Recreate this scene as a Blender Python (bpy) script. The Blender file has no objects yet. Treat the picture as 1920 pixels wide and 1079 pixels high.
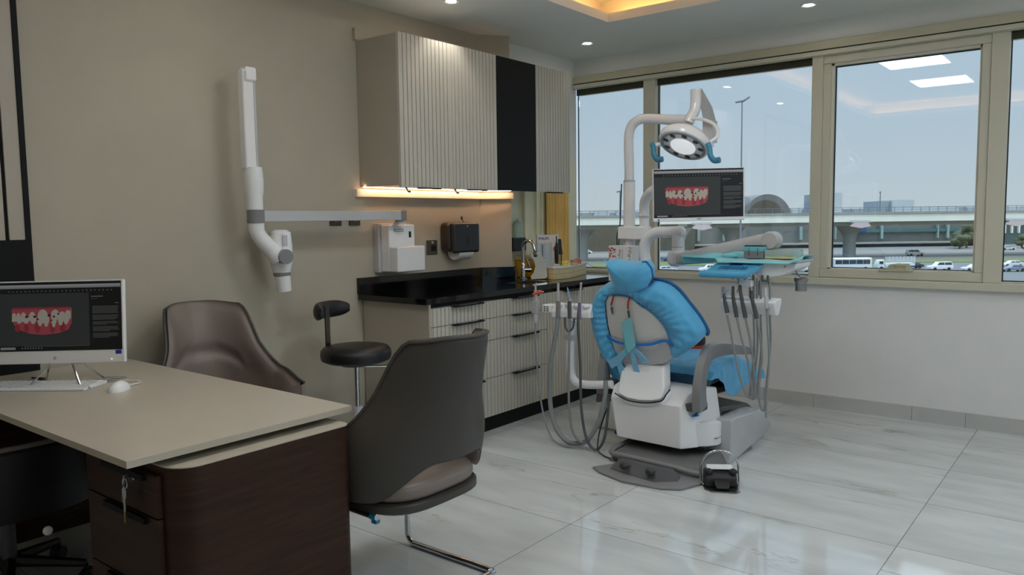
import bpy, bmesh, math, random
from mathutils import Vector, Matrix, noise
from math import sin, cos, pi, radians
random.seed(7)
SC = bpy.context.scene
COL = SC.collection

# ------------------------------------------------------------------ camera
YAW, PITCH, ROLL, FPX = 0.66971554, 0.08743936, -0.01293404, 1457.56
def camera():
    cy, sy = cos(YAW), sin(YAW)
    F = Vector((-sy*cos(PITCH), cy*cos(PITCH), -sin(PITCH)))
    R = Vector((cy, sy, 0)); U = R.cross(F)
    R2 = R*cos(ROLL) + U*sin(ROLL); U2 = -R*sin(ROLL) + U*cos(ROLL)
    cd = bpy.data.cameras.new('camera'); cd.sensor_width = 36; cd.lens = FPX/1920*36
    cd.clip_start = 0.05; cd.clip_end = 2000
    co = bpy.data.objects.new('camera', cd); COL.objects.link(co)
    M = Matrix((R2, U2, -F)).transposed().to_4x4(); M.translation = (0, 0, 1.4)
    co.matrix_world = M; SC.camera = co
camera()
SC.view_settings.view_transform = 'Standard'; SC.view_settings.look = 'None'
SC.view_settings.exposure = 0.0; SC.view_settings.gamma = 1.0; SC.view_settings.use_curve_mapping = False

# ------------------------------------------------------------------ sky and sun
def lin(c):
    return tuple(((v/255)/12.92 if v/255 <= .04045 else ((v/255+.055)/1.055)**2.4) for v in c)
SKY_STRENGTH = 1.42
wd = bpy.data.worlds.new('sky'); SC.world = wd; wd.use_nodes = True
nt = wd.node_tree; nt.nodes.clear()
tc = nt.nodes.new('ShaderNodeTexCoord'); sp = nt.nodes.new('ShaderNodeSeparateXYZ')
rp = nt.nodes.new('ShaderNodeValToRGB'); bg = nt.nodes.new('ShaderNodeBackground'); wo = nt.nodes.new('ShaderNodeOutputWorld')
nt.links.new(tc.outputs['Generated'], sp.inputs[0]); nt.links.new(sp.outputs[2], rp.inputs[0])
nt.links.new(rp.outputs[0], bg.inputs[0]); nt.links.new(bg.outputs[0], wo.inputs[0])
e = rp.color_ramp.elements
e[0].position = 0.0; e[0].color = (*lin((170, 182, 190)), 1)
e[1].position = 0.30; e[1].color = (*lin((150, 172, 190)), 1)
for p_, c_ in ((.06, (164, 180, 192)), (.16, (156, 176, 192))):
    k = e.new(p_); k.color = (*lin(c_), 1)
# the hazy sky is brighter overhead than near the horizon
mr = nt.nodes.new('ShaderNodeMapRange'); mr.interpolation_type = 'SMOOTHSTEP'
mr.inputs[1].default_value = .27; mr.inputs[2].default_value = .75; mr.inputs[3].default_value = SKY_STRENGTH; mr.inputs[4].default_value = SKY_STRENGTH*4.0
nt.links.new(sp.outputs[2], mr.inputs[0]); nt.links.new(mr.outputs[0], bg.inputs[1])
def sun():
    l = bpy.data.lights.new('sun', 'SUN'); l.energy = 2.4; l.angle = .03; l.color = (1, .95, .85)
    o = bpy.data.objects.new('sun', l); COL.objects.link(o)
    o.rotation_euler = Vector((.46, .07, .88)).to_track_quat('Z', 'Y').to_euler(); o.location = (10, 9, 12)
sun()

# ------------------------------------------------------------------ materials
MATS = {}
def mat(name, col, rough=.5, metal=0., spec=.5, var=.04, vs=6., bump=0., bs=60., coat=0., emit=None, es=0., alpha=None, sheen=0., trans=0.):
    if name in MATS: return MATS[name]
    m = bpy.data.materials.new(name); m.use_nodes = True; t = m.node_tree; b = t.nodes['Principled BSDF']
    c = lin(col); b.inputs['Base Color'].default_value = (*c, 1)
    b.inputs['Roughness'].default_value = rough; b.inputs['Metallic'].default_value = metal
    b.inputs['Specular IOR Level'].default_value = spec
    b.inputs['Coat Weight'].default_value = coat; b.inputs['Coat Roughness'].default_value = .08
    if sheen: b.inputs['Sheen Weight'].default_value = sheen
    if trans: b.inputs['Transmission Weight'].default_value = trans
    if var and emit is None:
        co = t.nodes.new('ShaderNodeTexCoord'); n = t.nodes.new('ShaderNodeTexNoise'); n.inputs['Scale'].default_value = vs; n.inputs['Detail'].default_value = 3
        r = t.nodes.new('ShaderNodeMapRange'); r.inputs[1].default_value = .3; r.inputs[2].default_value = .7
        r.inputs[3].default_value = 1-var; r.inputs[4].default_value = 1+var
        mx = t.nodes.new('ShaderNodeVectorMath'); mx.operation = 'SCALE'; mx.inputs[0].default_value = c
        t.links.new(co.outputs['Object'], n.inputs['Vector']); t.links.new(n.outputs[0], r.inputs[0])
        t.links.new(r.outputs[0], mx.inputs['Scale']); t.links.new(mx.outputs[0], b.inputs['Base Color'])
    if bump:
        co = t.nodes.new('ShaderNodeTexCoord'); n = t.nodes.new('ShaderNodeTexNoise'); n.inputs['Scale'].default_value = bs; n.inputs['Detail'].default_value = 4
        bp = t.nodes.new('ShaderNodeBump'); bp.inputs['Strength'].default_value = bump; bp.inputs['Distance'].default_value = .01
        t.links.new(co.outputs['Object'], n.inputs['Vector']); t.links.new(n.outputs[0], bp.inputs['Height']); t.links.new(bp.outputs[0], b.inputs['Normal'])
    if emit is not None:
        b.inputs['Emission Color'].default_value = (*lin(emit), 1); b.inputs['Emission Strength'].default_value = es
    if alpha is not None: b.inputs['Alpha'].default_value = alpha
    MATS[name] = m; return m

def glass_mat(name='window_glass', tint=(.975, .985, .98), boost=1.0):
    if name in MATS: return MATS[name]
    m = bpy.data.materials.new(name); m.use_nodes = True; t = m.node_tree; t.nodes.clear()
    fr = t.nodes.new('ShaderNodeFresnel'); fr.inputs[0].default_value = 1.5
    ml = t.nodes.new('ShaderNodeMath'); ml.operation = 'MULTIPLY'; ml.inputs[1].default_value = boost
    tr = t.nodes.new('ShaderNodeBsdfTransparent'); tr.inputs[0].default_value = (*tint, 1)
    gl = t.nodes.new('ShaderNodeBsdfGlossy'); gl.inputs['Roughness'].default_value = 0.0
    mx = t.nodes.new('ShaderNodeMixShader'); o = t.nodes.new('ShaderNodeOutputMaterial')
    t.links.new(fr.outputs[0], ml.inputs[0]); t.links.new(ml.outputs[0], mx.inputs[0])
    t.links.new(tr.outputs[0], mx.inputs[1]); t.links.new(gl.outputs[0], mx.inputs[2]); t.links.new(mx.outputs[0], o.inputs[0])
    MATS[name] = m; return m

def marble_mat():
    m = bpy.data.materials.new('marble_tiles'); m.use_nodes = True; t = m.node_tree; b = t.nodes['Principled BSDF']
    N = t.nodes.new; L = t.links.new
    co = N('ShaderNodeTexCoord'); sx = N('ShaderNodeSeparateXYZ'); L(co.outputs['Object'], sx.inputs[0])
    def M(op, a, b_=None):
        n = N('ShaderNodeMath'); n.operation = op
        for i, v in enumerate((a, b_)):
            if v is None: continue
            if isinstance(v, (int, float)): n.inputs[i].default_value = v
            else: L(v, n.inputs[i])
        return n.outputs[0]
    def grid(s, off, pitch, w):
        f = M('FRACT', M('DIVIDE', M('ADD', s, off), pitch))
        a = M('ABSOLUTE', M('SUBTRACT', f, .5)); return M('GREATER_THAN', a, .5-w/pitch), M('FLOOR', M('DIVIDE', M('ADD', s, off), pitch))
    gx, ix = grid(sx.outputs[0], 20*1.243+.709, 1.243, .0016)
    gy, iy = grid(sx.outputs[1], 20*.6175-4.11, .6175, .0016)
    g = M('MAXIMUM', gx, gy)
    # veins: stretched, warped noise; each tile shifted so veins break at joints
    cmb = N('ShaderNodeCombineXYZ'); L(M('MULTIPLY', ix, 3.7), cmb.inputs[0]); L(M('MULTIPLY', iy, 5.3), cmb.inputs[1]); L(M('ADD', ix, iy), cmb.inputs[2])
    mp = N('ShaderNodeMapping'); mp.inputs['Rotation'].default_value = (0, 0, .42); mp.inputs['Scale'].default_value = (.8, 2.9, 1)
    L(co.outputs['Object'], mp.inputs[0])
    ad = N('ShaderNodeVectorMath'); L(mp.outputs[0], ad.inputs[0]); L(cmb.outputs[0], ad.inputs[1])
    n1 = N('ShaderNodeTexNoise'); n1.inputs['Scale'].default_value = .9; n1.inputs['Detail'].default_value = 6; n1.inputs['Roughness'].default_value = .55; n1.inputs['Distortion'].default_value = .5
    L(ad.outputs[0], n1.inputs['Vector'])
    v = M('ABSOLUTE', M('SUBTRACT', n1.outputs[0], .5))
    r1 = N('ShaderNodeMapRange'); r1.inputs[1].default_value = 0; r1.inputs[2].default_value = .014; r1.inputs[3].default_value = 1; r1.inputs[4].default_value = 0; L(v, r1.inputs[0])
    n2 = N('ShaderNodeTexNoise'); n2.inputs['Scale'].default_value = 1.3; n2.inputs['Detail'].default_value = 2; L(ad.outputs[0], n2.inputs['Vector'])
    r2 = N('ShaderNodeMapRange'); r2.inputs[1].default_value = .50; r2.inputs[2].default_value = .66; r2.inputs[3].default_value = 0; r2.inputs[4].default_value = .8; L(n2.outputs[0], r2.inputs[0])
    vein = M('MULTIPLY', r1.outputs[0], r2.outputs[0])
    n3 = N('ShaderNodeTexNoise'); n3.inputs['Scale'].default_value = 2.2; n3.inputs['Detail'].default_value = 5; L(ad.outputs[0], n3.inputs['Vector'])
    rb = N('ShaderNodeValToRGB'); rb.color_ramp.elements[0].position = .35; rb.color_ramp.elements[0].color = (*lin((196, 201, 201)), 1)
    rb.color_ramp.elements[1].position = .65; rb.color_ramp.elements[1].color = (*lin((214, 219, 219)), 1); L(n3.outputs[0], rb.inputs[0])
    vc = N('ShaderNodeValToRGB'); vc.color_ramp.elements[0].position = .45; vc.color_ramp.elements[0].color = (*lin((160, 156, 146)), 1)
    vc.color_ramp.elements[1].position = .62; vc.color_ramp.elements[1].color = (*lin((172, 158, 124)), 1); L(n3.outputs[0], vc.inputs[0])
    m1 = N('ShaderNodeMixRGB'); L(vein, m1.inputs[0]); L(rb.outputs[0], m1.inputs[1]); L(vc.outputs[0], m1.inputs[2])
    m2 = N('ShaderNodeMixRGB'); L(g, m2.inputs[0]); L(m1.outputs[0], m2.inputs[1]); m2.inputs[2].default_value = (*lin((120, 122, 118)), 1)
    L(m2.outputs[0], b.inputs['Base Color']); b.inputs['Roughness'].default_value = .07; b.inputs['Specular IOR Level'].default_value = .55
    return m

def wood_mat(name, c1, c2, rough=.42, axis='X'):
    m = bpy.data.materials.new(name); m.use_nodes = True; t = m.node_tree; b = t.nodes['Principled BSDF']
    co = t.nodes.new('ShaderNodeTexCoord'); mp = t.nodes.new('ShaderNodeMapping')
    mp.inputs['Scale'].default_value = {'X': (1.2, 1.2, 16), 'Z': (14, 14, 1.2)}[axis]
    n = t.nodes.new('ShaderNodeTexNoise'); n.inputs['Scale'].default_value = 3; n.inputs['Detail'].default_value = 6; n.inputs['Distortion'].default_value = .6
    r = t.nodes.new('ShaderNodeValToRGB'); r.color_ramp.elements[0].position = .3; r.color_ramp.elements[1].position = .72
    r.color_ramp.elements[0].color = (*lin(c1), 1); r.color_ramp.elements[1].color = (*lin(c2), 1)
    t.links.new(co.outputs['Object'], mp.inputs[0]); t.links.new(mp.outputs[0], n.inputs['Vector']); t.links.new(n.outputs[0], r.inputs[0]); t.links.new(r.outputs[0], b.inputs['Base Color'])
    b.inputs['Roughness'].default_value = rough; b.inputs['Specular IOR Level'].default_value = .22
    return m

# ------------------------------------------------------------------ mesh helpers
ORG = {}
def V(*a): return Vector(a)
class MB:
    def __init__(s): s.b = bmesh.new()
    def faces(s, verts, faces, mi=0):
        vs = [s.b.verts.new(v) for v in verts]
        for f in faces:
            try:
                q = s.b.faces.new([vs[i] for i in f]); q.material_index = mi
            except ValueError: pass
        return s
    def box(s, lo, hi, M=None, mi=0):
        x0, y0, z0 = lo; x1, y1, z1 = hi
        v = [V(x, y, z) for z in (z0, z1) for y in (y0, y1) for x in (x0, x1)]
        if M: v = [M @ p for p in v]
        return s.faces(v, [(0, 2, 3, 1), (4, 5, 7, 6), (0, 1, 5, 4), (2, 6, 7, 3), (0, 4, 6, 2), (1, 3, 7, 5)], mi)
    def rings(s, rings, close=True, cap=True, mi=0):
        n = len(rings[0]); R = [[s.b.verts.new(p) for p in r] for r in rings]
        for a, b in zip(R, R[1:]):
            for i in range(n if close else n-1):
                j = (i+1) % n
                try: s.b.faces.new((a[i], a[j], b[j], b[i])).material_index = mi
                except ValueError: pass
        if cap and close:
            for r in (R[0][::-1], R[-1]):
                try: s.b.faces.new(r).material_index = mi
                except ValueError: pass
        return s
    def tube(s, pts, r, n=12, cap=True, flat=1.0, mi=0):
        pts = [Vector(p) for p in pts]; rr = r if isinstance(r, (list, tuple)) else [r]*len(pts)
        rings = []; up = None
        for i, p in enumerate(pts):
            d = (pts[min(i+1, len(pts)-1)]-pts[max(i-1, 0)]).normalized()
            if up is None:
                up = d.orthogonal().normalized()
                if abs(d.z) < .9: up = (V(0, 0, 1)-d*d.z).normalized()
            up = (up-d*up.dot(d)).normalized(); sd = d.cross(up)
            rings.append([p+(up*cos(2*pi*k/n)*flat+sd*sin(2*pi*k/n))*rr[i] for k in range(n)])
        return s.rings(rings, True, cap, mi)
    def cyl(s, p0, p1, r0, r1=None, n=20, mi=0): return s.tube([p0, p1], [r0, r0 if r1 is None else r1], n, mi=mi)
    def lathe(s, prof, c, axis=(0, 0, 1), n=28, sx=1., mi=0):
        a = Vector(axis).normalized(); u = a.orthogonal().normalized() if abs(a.z) < .99 else V(1, 0, 0); w = a.cross(u); c = Vector(c)
        return s.rings([[c+a*z+(u*cos(2*pi*k/n)*sx+w*sin(2*pi*k/n))*max(r, 1e-4) for k in range(n)] for r, z in prof], mi=mi)
    def prism(s, poly, f0, f1, mi=0):
        a = [Vector(f0(*p)) for p in poly]; b = [Vector(f1(*p)) for p in poly]
        return s.rings([a, b], mi=mi)
    def hull(s, pts, mi=0):
        t = bmesh.new()
        for p in pts: t.verts.new(p)
        r = bmesh.ops.convex_hull(t, input=t.verts)
        bmesh.ops.delete(t, geom=[g for g in r['geom_interior'] if isinstance(g, bmesh.types.BMVert)], context='VERTS')
        bmesh.ops.dissolve_limit(t, angle_limit=.02, verts=t.verts, edges=t.edges)
        t.verts.index_update()
        s.faces([v.co.copy() for v in t.verts], [[v.index for v in f.verts] for f in t.faces], mi); t.free(); return s
    def sphere(s, c, r, sc=(1, 1, 1), n=20, mi=0):
        c = Vector(c); k = n//2
        return s.rings([[c+V(cos(2*pi*i/n)*sin(pi*j/k)*sc[0], sin(2*pi*i/n)*sin(pi*j/k)*sc[1], -cos(pi*j/k)*sc[2])*r for i in range(n)] for j in range(k+1)], mi=mi)
    def grid(s, f, nu, nv, mi=0):
        return s.rings([[Vector(f(i/nu, j/nv)) for j in range(nv+1)] for i in range(nu+1)], False, False, mi)
    def build(s, name, m, parent=None, bevel=0, smooth=True, sub=0, seg=2, solid=0, at=None, merge=True):
        if merge: bmesh.ops.remove_doubles(s.b, verts=s.b.verts, dist=1e-5)
        bmesh.ops.recalc_face_normals(s.b, faces=s.b.faces)
        if parent is not None: off = ORG.get(parent.name, V(0, 0, 0))
        elif at is not None: off = Vector(at)
        else:
            xs = [v.co for v in s.b.verts]
            off = V((min(p.x for p in xs)+max(p.x for p in xs))/2, (min(p.y for p in xs)+max(p.y for p in xs))/2, min(p.z for p in xs))
        if off.length > 0:
            for v in s.b.verts: v.co -= off
        me = bpy.data.meshes.new(name); s.b.to_mesh(me); s.b.free()
        for x in (m if isinstance(m, (list, tuple)) else [m]): me.materials.append(x)
        o = bpy.data.objects.new(name, me); COL.objects.link(o)
        if parent is not None: o.parent = parent; ORG[o.name] = off
        else: o.location = off; ORG[o.name] = off
        if smooth:
            for p in me.polygons: p.use_smooth = True
            if sub == 0:
                me.set_sharp_from_angle(angle=radians(38))
        if solid:
            q = o.modifiers.new('solid', 'SOLIDIFY'); q.thickness = solid; q.offset = 0
        if bevel:
            q = o.modifiers.new('bevel', 'BEVEL'); q.width = bevel; q.segments = seg; q.limit_method = 'ANGLE'; q.angle_limit = radians(35)
            if smooth and not sub:
                q.harden_normals = True
        if sub:
            q = o.modifiers.new('sub', 'SUBSURF'); q.levels = sub; q.render_levels = sub
        return o
def thing(name, label, cat, loc=(0, 0, 0), rz=0, group=None, local=False):
    o = bpy.data.objects.new(name, None); COL.objects.link(o); o.empty_display_size = .1
    o.location = loc; o.rotation_euler = (0, 0, rz); o['label'] = label; o['category'] = cat
    if group: o['group'] = group
    ORG[o.name] = V(0, 0, 0) if local else Vector(loc)
    return o
def tag(o, label, cat, group=None):
    o['label'] = label; o['category'] = cat
    if group: o['group'] = group
    return o
def struct(mb, name, m, parent=None, **k):
    o = mb.build(name, m, parent, **k)
    if parent is None: o['kind'] = 'structure'
    return o
def copy_tree(o, parent=None):
    c = o.copy(); COL.objects.link(c)
    if parent is not None: c.parent = parent
    for ch in list(o.children): copy_tree(ch, c)
    return c
def spline(pts, n=8):
    pts = [Vector(p) for p in pts]; P = [pts[0]*2-pts[1]]+pts+[pts[-1]*2-pts[-2]]; out = []
    for i in range(1, len(P)-2):
        for k in range(n):
            t = k/n; a, b, c, d = P[i-1:i+3]
            out.append(.5*((2*b)+(c-a)*t+(2*a-5*b+4*c-d)*t*t+(3*b-a-3*c+d)*t**3))
    return out+[pts[-1]]
def text(body, size, M, m, parent, name='lettering', depth=.0006, align='CENTER', bold=0):
    cu = bpy.data.curves.new(name, 'FONT'); cu.body = body; cu.size = size; cu.extrude = depth; cu.align_x = align; cu.align_y = 'CENTER'; cu.offset = bold; cu.resolution_u = 2
    t = bpy.data.objects.new('tmp_text', cu); COL.objects.link(t)
    dg = bpy.context.evaluated_depsgraph_get(); me = bpy.data.meshes.new_from_object(t.evaluated_get(dg))
    bpy.data.objects.remove(t); bpy.data.curves.remove(cu)
    off = ORG.get(parent.name, V(0, 0, 0)) if parent else V(0, 0, 0)
    me.transform(Matrix.Translation(-off) @ M); me.name = name; me.materials.clear(); me.materials.append(m)
    o = bpy.data.objects.new(name, me); COL.objects.link(o); o.parent = parent; ORG[o.name] = off
    return o
def frame(c, xa, ya):
    xa = Vector(xa).normalized(); ya = Vector(ya); ya = (ya-xa*ya.dot(xa)).normalized(); za = xa.cross(ya)
    M = Matrix((xa, ya, za)).transposed().to_4x4(); M.translation = Vector(c); return M

# ------------------------------------------------------------------ palette
beige_wall = mat('beige_wall_paint', (184, 177, 160), .75, bump=.05, bs=180, var=.02)
white_wall = mat('white_wall_paint', (232, 233, 232), .7, bump=.04, bs=180, var=.015)
niche_wall = mat('pale_green_cream_wall', (236, 234, 206), .5, var=.03)
ceil_paint = mat('ceiling_paint', (232, 234, 230), .85, var=.012)
cream_metal = mat('cream_window_aluminium', (208, 206, 188), .35, spec=.5, var=.02)
dark_gap = mat('dark_gasket', (22, 22, 20), .6)
laminate = mat('beige_laminate', (180, 172, 158), .38, var=.02)
fluted = mat('fluted_grey_cream_lacquer', (198, 194, 182), .33, spec=.5, var=.02)
groove = mat('cabinet_carcass', (150, 146, 134), .6)
black_panel = mat('matt_black_lacquer', (14, 14, 15), .6, spec=.25, var=.05)
black_stone = mat('polished_black_stone', (12, 12, 13), .07, spec=.6, var=.15, vs=40)
black_plastic = mat('black_plastic', (24, 24, 26), .4)
black_leather = mat('black_leatherette', (20, 20, 22), .38, bump=.12, bs=200)
white_plastic = mat('white_plastic', (238, 239, 240), .28, var=.01)
white_gloss = mat('white_enamel', (242, 243, 245), .16, coat=.3, var=.01)
grey_plastic = mat('grey_plastic', (132, 132, 134), .4)
dark_grey = mat('dark_grey_plastic', (84, 84, 86), .45)
light_grey = mat('light_grey_plastic', (196, 196, 198), .35)
chrome = mat('chrome', (205, 205, 208), .1, metal=1, var=0)
steel = mat('brushed_steel', (150, 150, 152), .3, metal=1, var=.05, vs=30)
alu = mat('satin_aluminium', (188, 190, 192), .35, metal=.8, var=.02)
hose_m = mat('grey_hose_rubber', (142, 146, 148), .4)
hose_d = mat('dark_hose_rubber', (84, 88, 92), .4)
blue_film = mat('blue_nonwoven_cover', (86, 178, 226), .6, bump=.25, bs=35, sheen=.3, var=.10, vs=9)
blue_tape = mat('blue_elastic', (34, 128, 214), .5)
cyan_paper = mat('cyan_paper', (138, 214, 226), .7, var=.05)
teal_uph = mat('teal_upholstery', (26, 74, 102), .4, bump=.08, bs=150)
taupe = mat('taupe_leather', (134, 122, 115), .42, bump=.10, bs=140, var=.05)
taupe_dark = mat('dark_taupe_leather', (66, 62, 58), .45, bump=.10, bs=140, var=.05)
desk_top = mat('beige_desk_laminate', (192, 184, 168), .3, var=.02)
walnut = wood_mat('walnut_veneer', (46, 28, 19), (66, 42, 29))
led_warm = mat('warm_led_strip', (255, 200, 140), emit=(255, 202, 158), es=30.0)
cove_led = mat('amber_led_strip', (255, 190, 110), emit=(255, 182, 100), es=11.0)
led_white = mat('led_panel_diffuser', (255, 255, 255), emit=(246, 252, 255), es=12.1)
spot_led = mat('downlight_lens', (255, 255, 255), emit=(255, 244, 228), es=14.0)
mirror = mat('mirror_glass', (225, 230, 228), .01, metal=1, var=0)
yellow_pl = mat('yellow_plastic', (238, 172, 20), .35)
red_pl = mat('red_plastic', (196, 30, 34), .4)
orange_pl = mat('orange_plastic', (206, 76, 26), .35)
paper = mat('white_paper', (226, 226, 224), .7)
glass = glass_mat(boost=1.8)
clear_pl = glass_mat('clear_plastic', (.86, .92, .90), 1.0)

# ================================================================== STRUCTURE
XW, YW, ZC = -3.846, 5.764, 2.767
X1, Y0 = 2.0, -1.3
m = MB().box((XW-.15, Y0-.15, -.1), (X1+.15, YW+.2, 0)); struct(m, 'floor', marble_mat(), smooth=False, at=(0, 0, 0))
# left wall, and its short chamfered pier and pale niche side beyond
m = MB().box((XW-.15, Y0, 0), (XW, 4.475, 3.05)); struct(m, 'wall_left', beige_wall, smooth=False)
m = MB().prism([(XW-.15, 4.475), (XW, 4.475), (-3.69, 4.665), (-3.712, 4.69), (XW-.15, 4.69)], lambda x, y: (x, y, 0), lambda x, y: (x, y, ZC)); struct(m, 'wall_left_pier', beige_wall, smooth=False)
m = MB().box((XW-.15, 4.69, 0), (XW, YW+.03, 1.9)); struct(m, 'wall_left_niche', niche_wall, smooth=False)
m = MB().box((XW-.15, 4.69, 1.9), (XW, YW+.03, 3.05)); struct(m, 'wall_left_niche_upper', ceil_paint, smooth=False)
m = MB().box((XW, YW, 0), (X1, YW+.18, .905)).box((1.25, YW, .905), (X1, YW+.18, 2.62)); struct(m, 'wall_window', white_wall, smooth=False)
m = MB().box((XW, YW, 2.622), (X1, YW+.18, 3.05)); struct(m, 'wall_window_bulkhead', ceil_paint, smooth=False)
m = MB().box((X1, Y0, 0), (X1+.15, YW+.18, .9)).box((X1, Y0, 2.55), (X1+.15, YW+.18, 3.05)).box((X1, Y0, .9), (X1+.15, .1, 2.55)).box((X1, 5.2, .9), (X1+.15, YW+.18, 2.55)); struct(m, 'wall_right', white_wall, smooth=False)
m = MB().box((XW-.15, Y0-.15, 0), (X1+.15, Y0, 3.05)); struct(m, 'wall_back', beige_wall, smooth=False)
# ceiling with a recessed tray
RX0, RX1, RY0, RY1 = -2.92, -.40, -.30, 4.81
m = MB()
for a, b in (((XW, Y0), (RX0, YW)), ((RX1, Y0), (X1, YW)), ((RX0, Y0), (RX1, RY0)), ((RX0, RY1), (RX1, YW))):
    m.box((a[0], a[1], ZC), (b[0], b[1], ZC+.06))
m.box((XW-.15, Y0-.15, 2.955), (X1+.15, YW+.18, 3.05))
m.box((RX0-.17, RY0-.17, ZC+.06), (RX0-.15, RY1+.17, 2.955)).box((RX1+.15, RY0-.17, ZC+.06), (RX1+.17, RY1+.17, 2.955))
m.box((RX0-.17, RY0-.17, ZC+.06), (RX1+.17, RY0-.15, 2.955)).box((RX0-.17, RY1+.15, ZC+.06), (RX1+.17, RY1+.17, 2.955))
struct(m, 'ceiling', ceil_paint, smooth=False, merge=False)
def cove(lo, hi, label):
    o = MB().box(lo, hi).build('led_strip', cove_led, None, smooth=False); tag(o, label, 'led strip', 'amber light strips hidden in the ceiling tray')
zl = ZC+.061
cove((RX0-.11, RY0, zl), (RX0-.09, RY1, zl+.008), 'amber light strip along the left ledge of the ceiling tray')
cove((RX0, RY1+.09, zl), (RX1, RY1+.11, zl+.008), 'amber light strip on the window-side ledge of the ceiling tray')
cove((RX1+.09, RY0, zl), (RX1+.11, RY1, zl+.008), 'amber light strip along the right ledge of the ceiling tray')
cove((RX0, RY0-.11, zl), (RX1, RY0-.09, zl+.008), 'amber light strip on the rear ledge of the ceiling tray')
# baseboard of grey tiles
m = MB(); x = XW+.6; cuts = [-3.25, -2.66, -2.12, -1.75, -1.10, -.78, -.18, .5, X1]
for a, b in zip(cuts, cuts[1:]): m.box((a+.0012, YW-.012, 0), (b-.0012, YW, .098))
struct(m, 'baseboard_window', mat('grey_skirting_tile', (196, 197, 195), .25, var=.05, vs=4), smooth=False, merge=False)
m = MB()
for k in range(9): m.box((XW, Y0+k*.51+.001, 0), (XW+.012, Y0+(k+1)*.51-.001, .098))
struct(m, 'baseboard_left', MATS['grey_skirting_tile'], smooth=False, merge=False)

# windows -----------------------------------------------------------
FY0, FY1 = YW+.015, YW+.075           # frame front and back
ZT, ZB = 2.475, .965
m = MB().box((XW+.002, YW-.045, .905), (1.25, YW+.12, .955)); struct(m, 'trim_1', cream_metal, bevel=.006)
m = MB().box((XW+.002, YW-.024, 2.562), (1.25, YW+.03, 2.6215)); struct(m, 'trim_2', mat('cream_head_trim', (198, 193, 168), .5), bevel=.003)
m = MB().box((XW+.002, YW-.016, 2.554), (1.25, YW+.02, 2.5615)); struct(m, 'trim_3', dark_gap, smooth=False)
m = MB().box((XW+.002, YW-.030, 2.522), (1.25, YW+.05, 2.5535)).box((XW+.002, YW-.022, 2.516), (1.25, YW-.012, 2.522)); struct(m, 'trim_4', cream_metal, bevel=.003)
def window(n, x0, x1, sash=None):
    w = bpy.data.objects.new('window_%d' % n, None); COL.objects.link(w); w.location = (x0, YW, ZB); w['kind'] = 'structure'; ORG[w.name] = Vector((x0, YW, ZB))
    f = MB()
    f.box((x0-.001, FY0, .955), (x1+.001, FY1, ZB)).box((x0, FY1-.03, ZT), (x1, FY1+.03, 2.60))
    f.build('window_frame', cream_metal, w, smooth=False, merge=False)
    h = MB().box((x0, YW+.035, ZT-.004), (x1, FY1-.032, 2.56)); h.build('head_shadow_strip', mat('head_shade_olive', (60, 58, 44), .6), w, smooth=False)  # dark strip standing in for the shade below the window head
    gx0, gx1, gz0, gz1 = x0, x1, ZB, ZT
    if sash:
        a, b = x0, x1; t = .052; c = MB(); y0, y1 = YW+.004, FY1
        c.box((a, y0, ZB-.008), (b, y1, ZB+t)).box((a, y0, 2.515-t), (b, y1, 2.52)).box((a, y0, ZB+t), (a+t, y1, 2.515-t)).box((b-t, y0, ZB+t), (b, y1, 2.515-t))
        s_ = c.build('sash', cream_metal, w, bevel=.004, merge=False)
        c = MB().box((a+t, y0+.02, ZB+t), (a+t+.016, y1, 2.515-t)).box((b-t-.012, y0+.02, ZB+t), (b-t, y1, 2.515-t)).box((a+t, y0+.02, 2.515-t-.016), (b-t, y1, 2.515-t)).box((a+t, y0+.02, ZB+t), (b-t, y1, ZB+t+.008))
        c.build('glazing_bead', mat('light_cream_bead', (222, 220, 204), .4), s_, smooth=False)
        c = MB().box((a+t+.015, y1-.02, ZB+t+.004), (a+t+.021, y1, 2.497-t)).box((a+t+.015, y1-.02, 2.491-t), (b-t-.012, y1, 2.497-t)).box((a+t+.015, y1-.02, ZB+t+.006), (b-t-.01, y1, ZB+t+.012))
        c.build('gasket', dark_gap, s_, smooth=False)
        xm = a+(b-a)*.525
        c = MB().prism([(-.14, 0), (-.14, .012), (-.085, .016), (-.07, .045), (-.02, .055), (.055, .055), (.06, .02), (.078, .015), (.078, 0)], lambda x, z: (xm+x, y0-.012, ZB+.048+z), lambda x, z: (xm+x, y0+.014, ZB+.048+z))
        c.box((xm-.045, y0-.03, ZB+.072), (xm-.034, y0-.012, ZB+.10)).box((xm-.045, y0-.036, ZB+.09), (xm+.05, y0-.026, ZB+.10)).box((xm+.035, y0-.03, ZB+.055), (xm+.045, y0-.012, ZB+.10))
        c.build('latch_handle', mat('cream_latch', (200, 196, 168), .4), s_, bevel=.002)
        gx0, gx1, gz0, gz1 = a+t, b-t, ZB+t, 2.505-t
    c = MB().box((gx0-.006, FY1-.012, gz0-.004), (gx1+.006, FY1+.012, gz1+.02)); c.build('glass_pane', glass, w, smooth=False)
    if not sash:
        c = MB().box((x0, FY1-.02, ZB), (x0+.006, FY1-.012, ZT)).box((x0, FY1-.02, ZB), (x1, FY1-.012, ZB+.006)); c.build('gasket', dark_gap, w, smooth=False)
window(1, XW+.004, -3.163)
window(2, -3.056, -1.812)
window(3, -1.735, -.716, sash=True)
window(4, -.618, 1.25)
w = bpy.data.objects.new('window_5', None); COL.objects.link(w); w['kind'] = 'structure'  # unseen side window, added to bring more daylight into the room
f = MB()
for y in (.1, 1.1, 2.55, 3.97, 5.15): f.box((X1+.02, y, .9), (X1+.09, y+.05, 2.55))
f.box((X1+.02, .1, .9), (X1+.09, 5.2, .95)).box((X1+.02, .1, 2.5), (X1+.09, 5.2, 2.55)); f.build('window_frame', cream_metal, w, smooth=False, merge=False)
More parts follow.
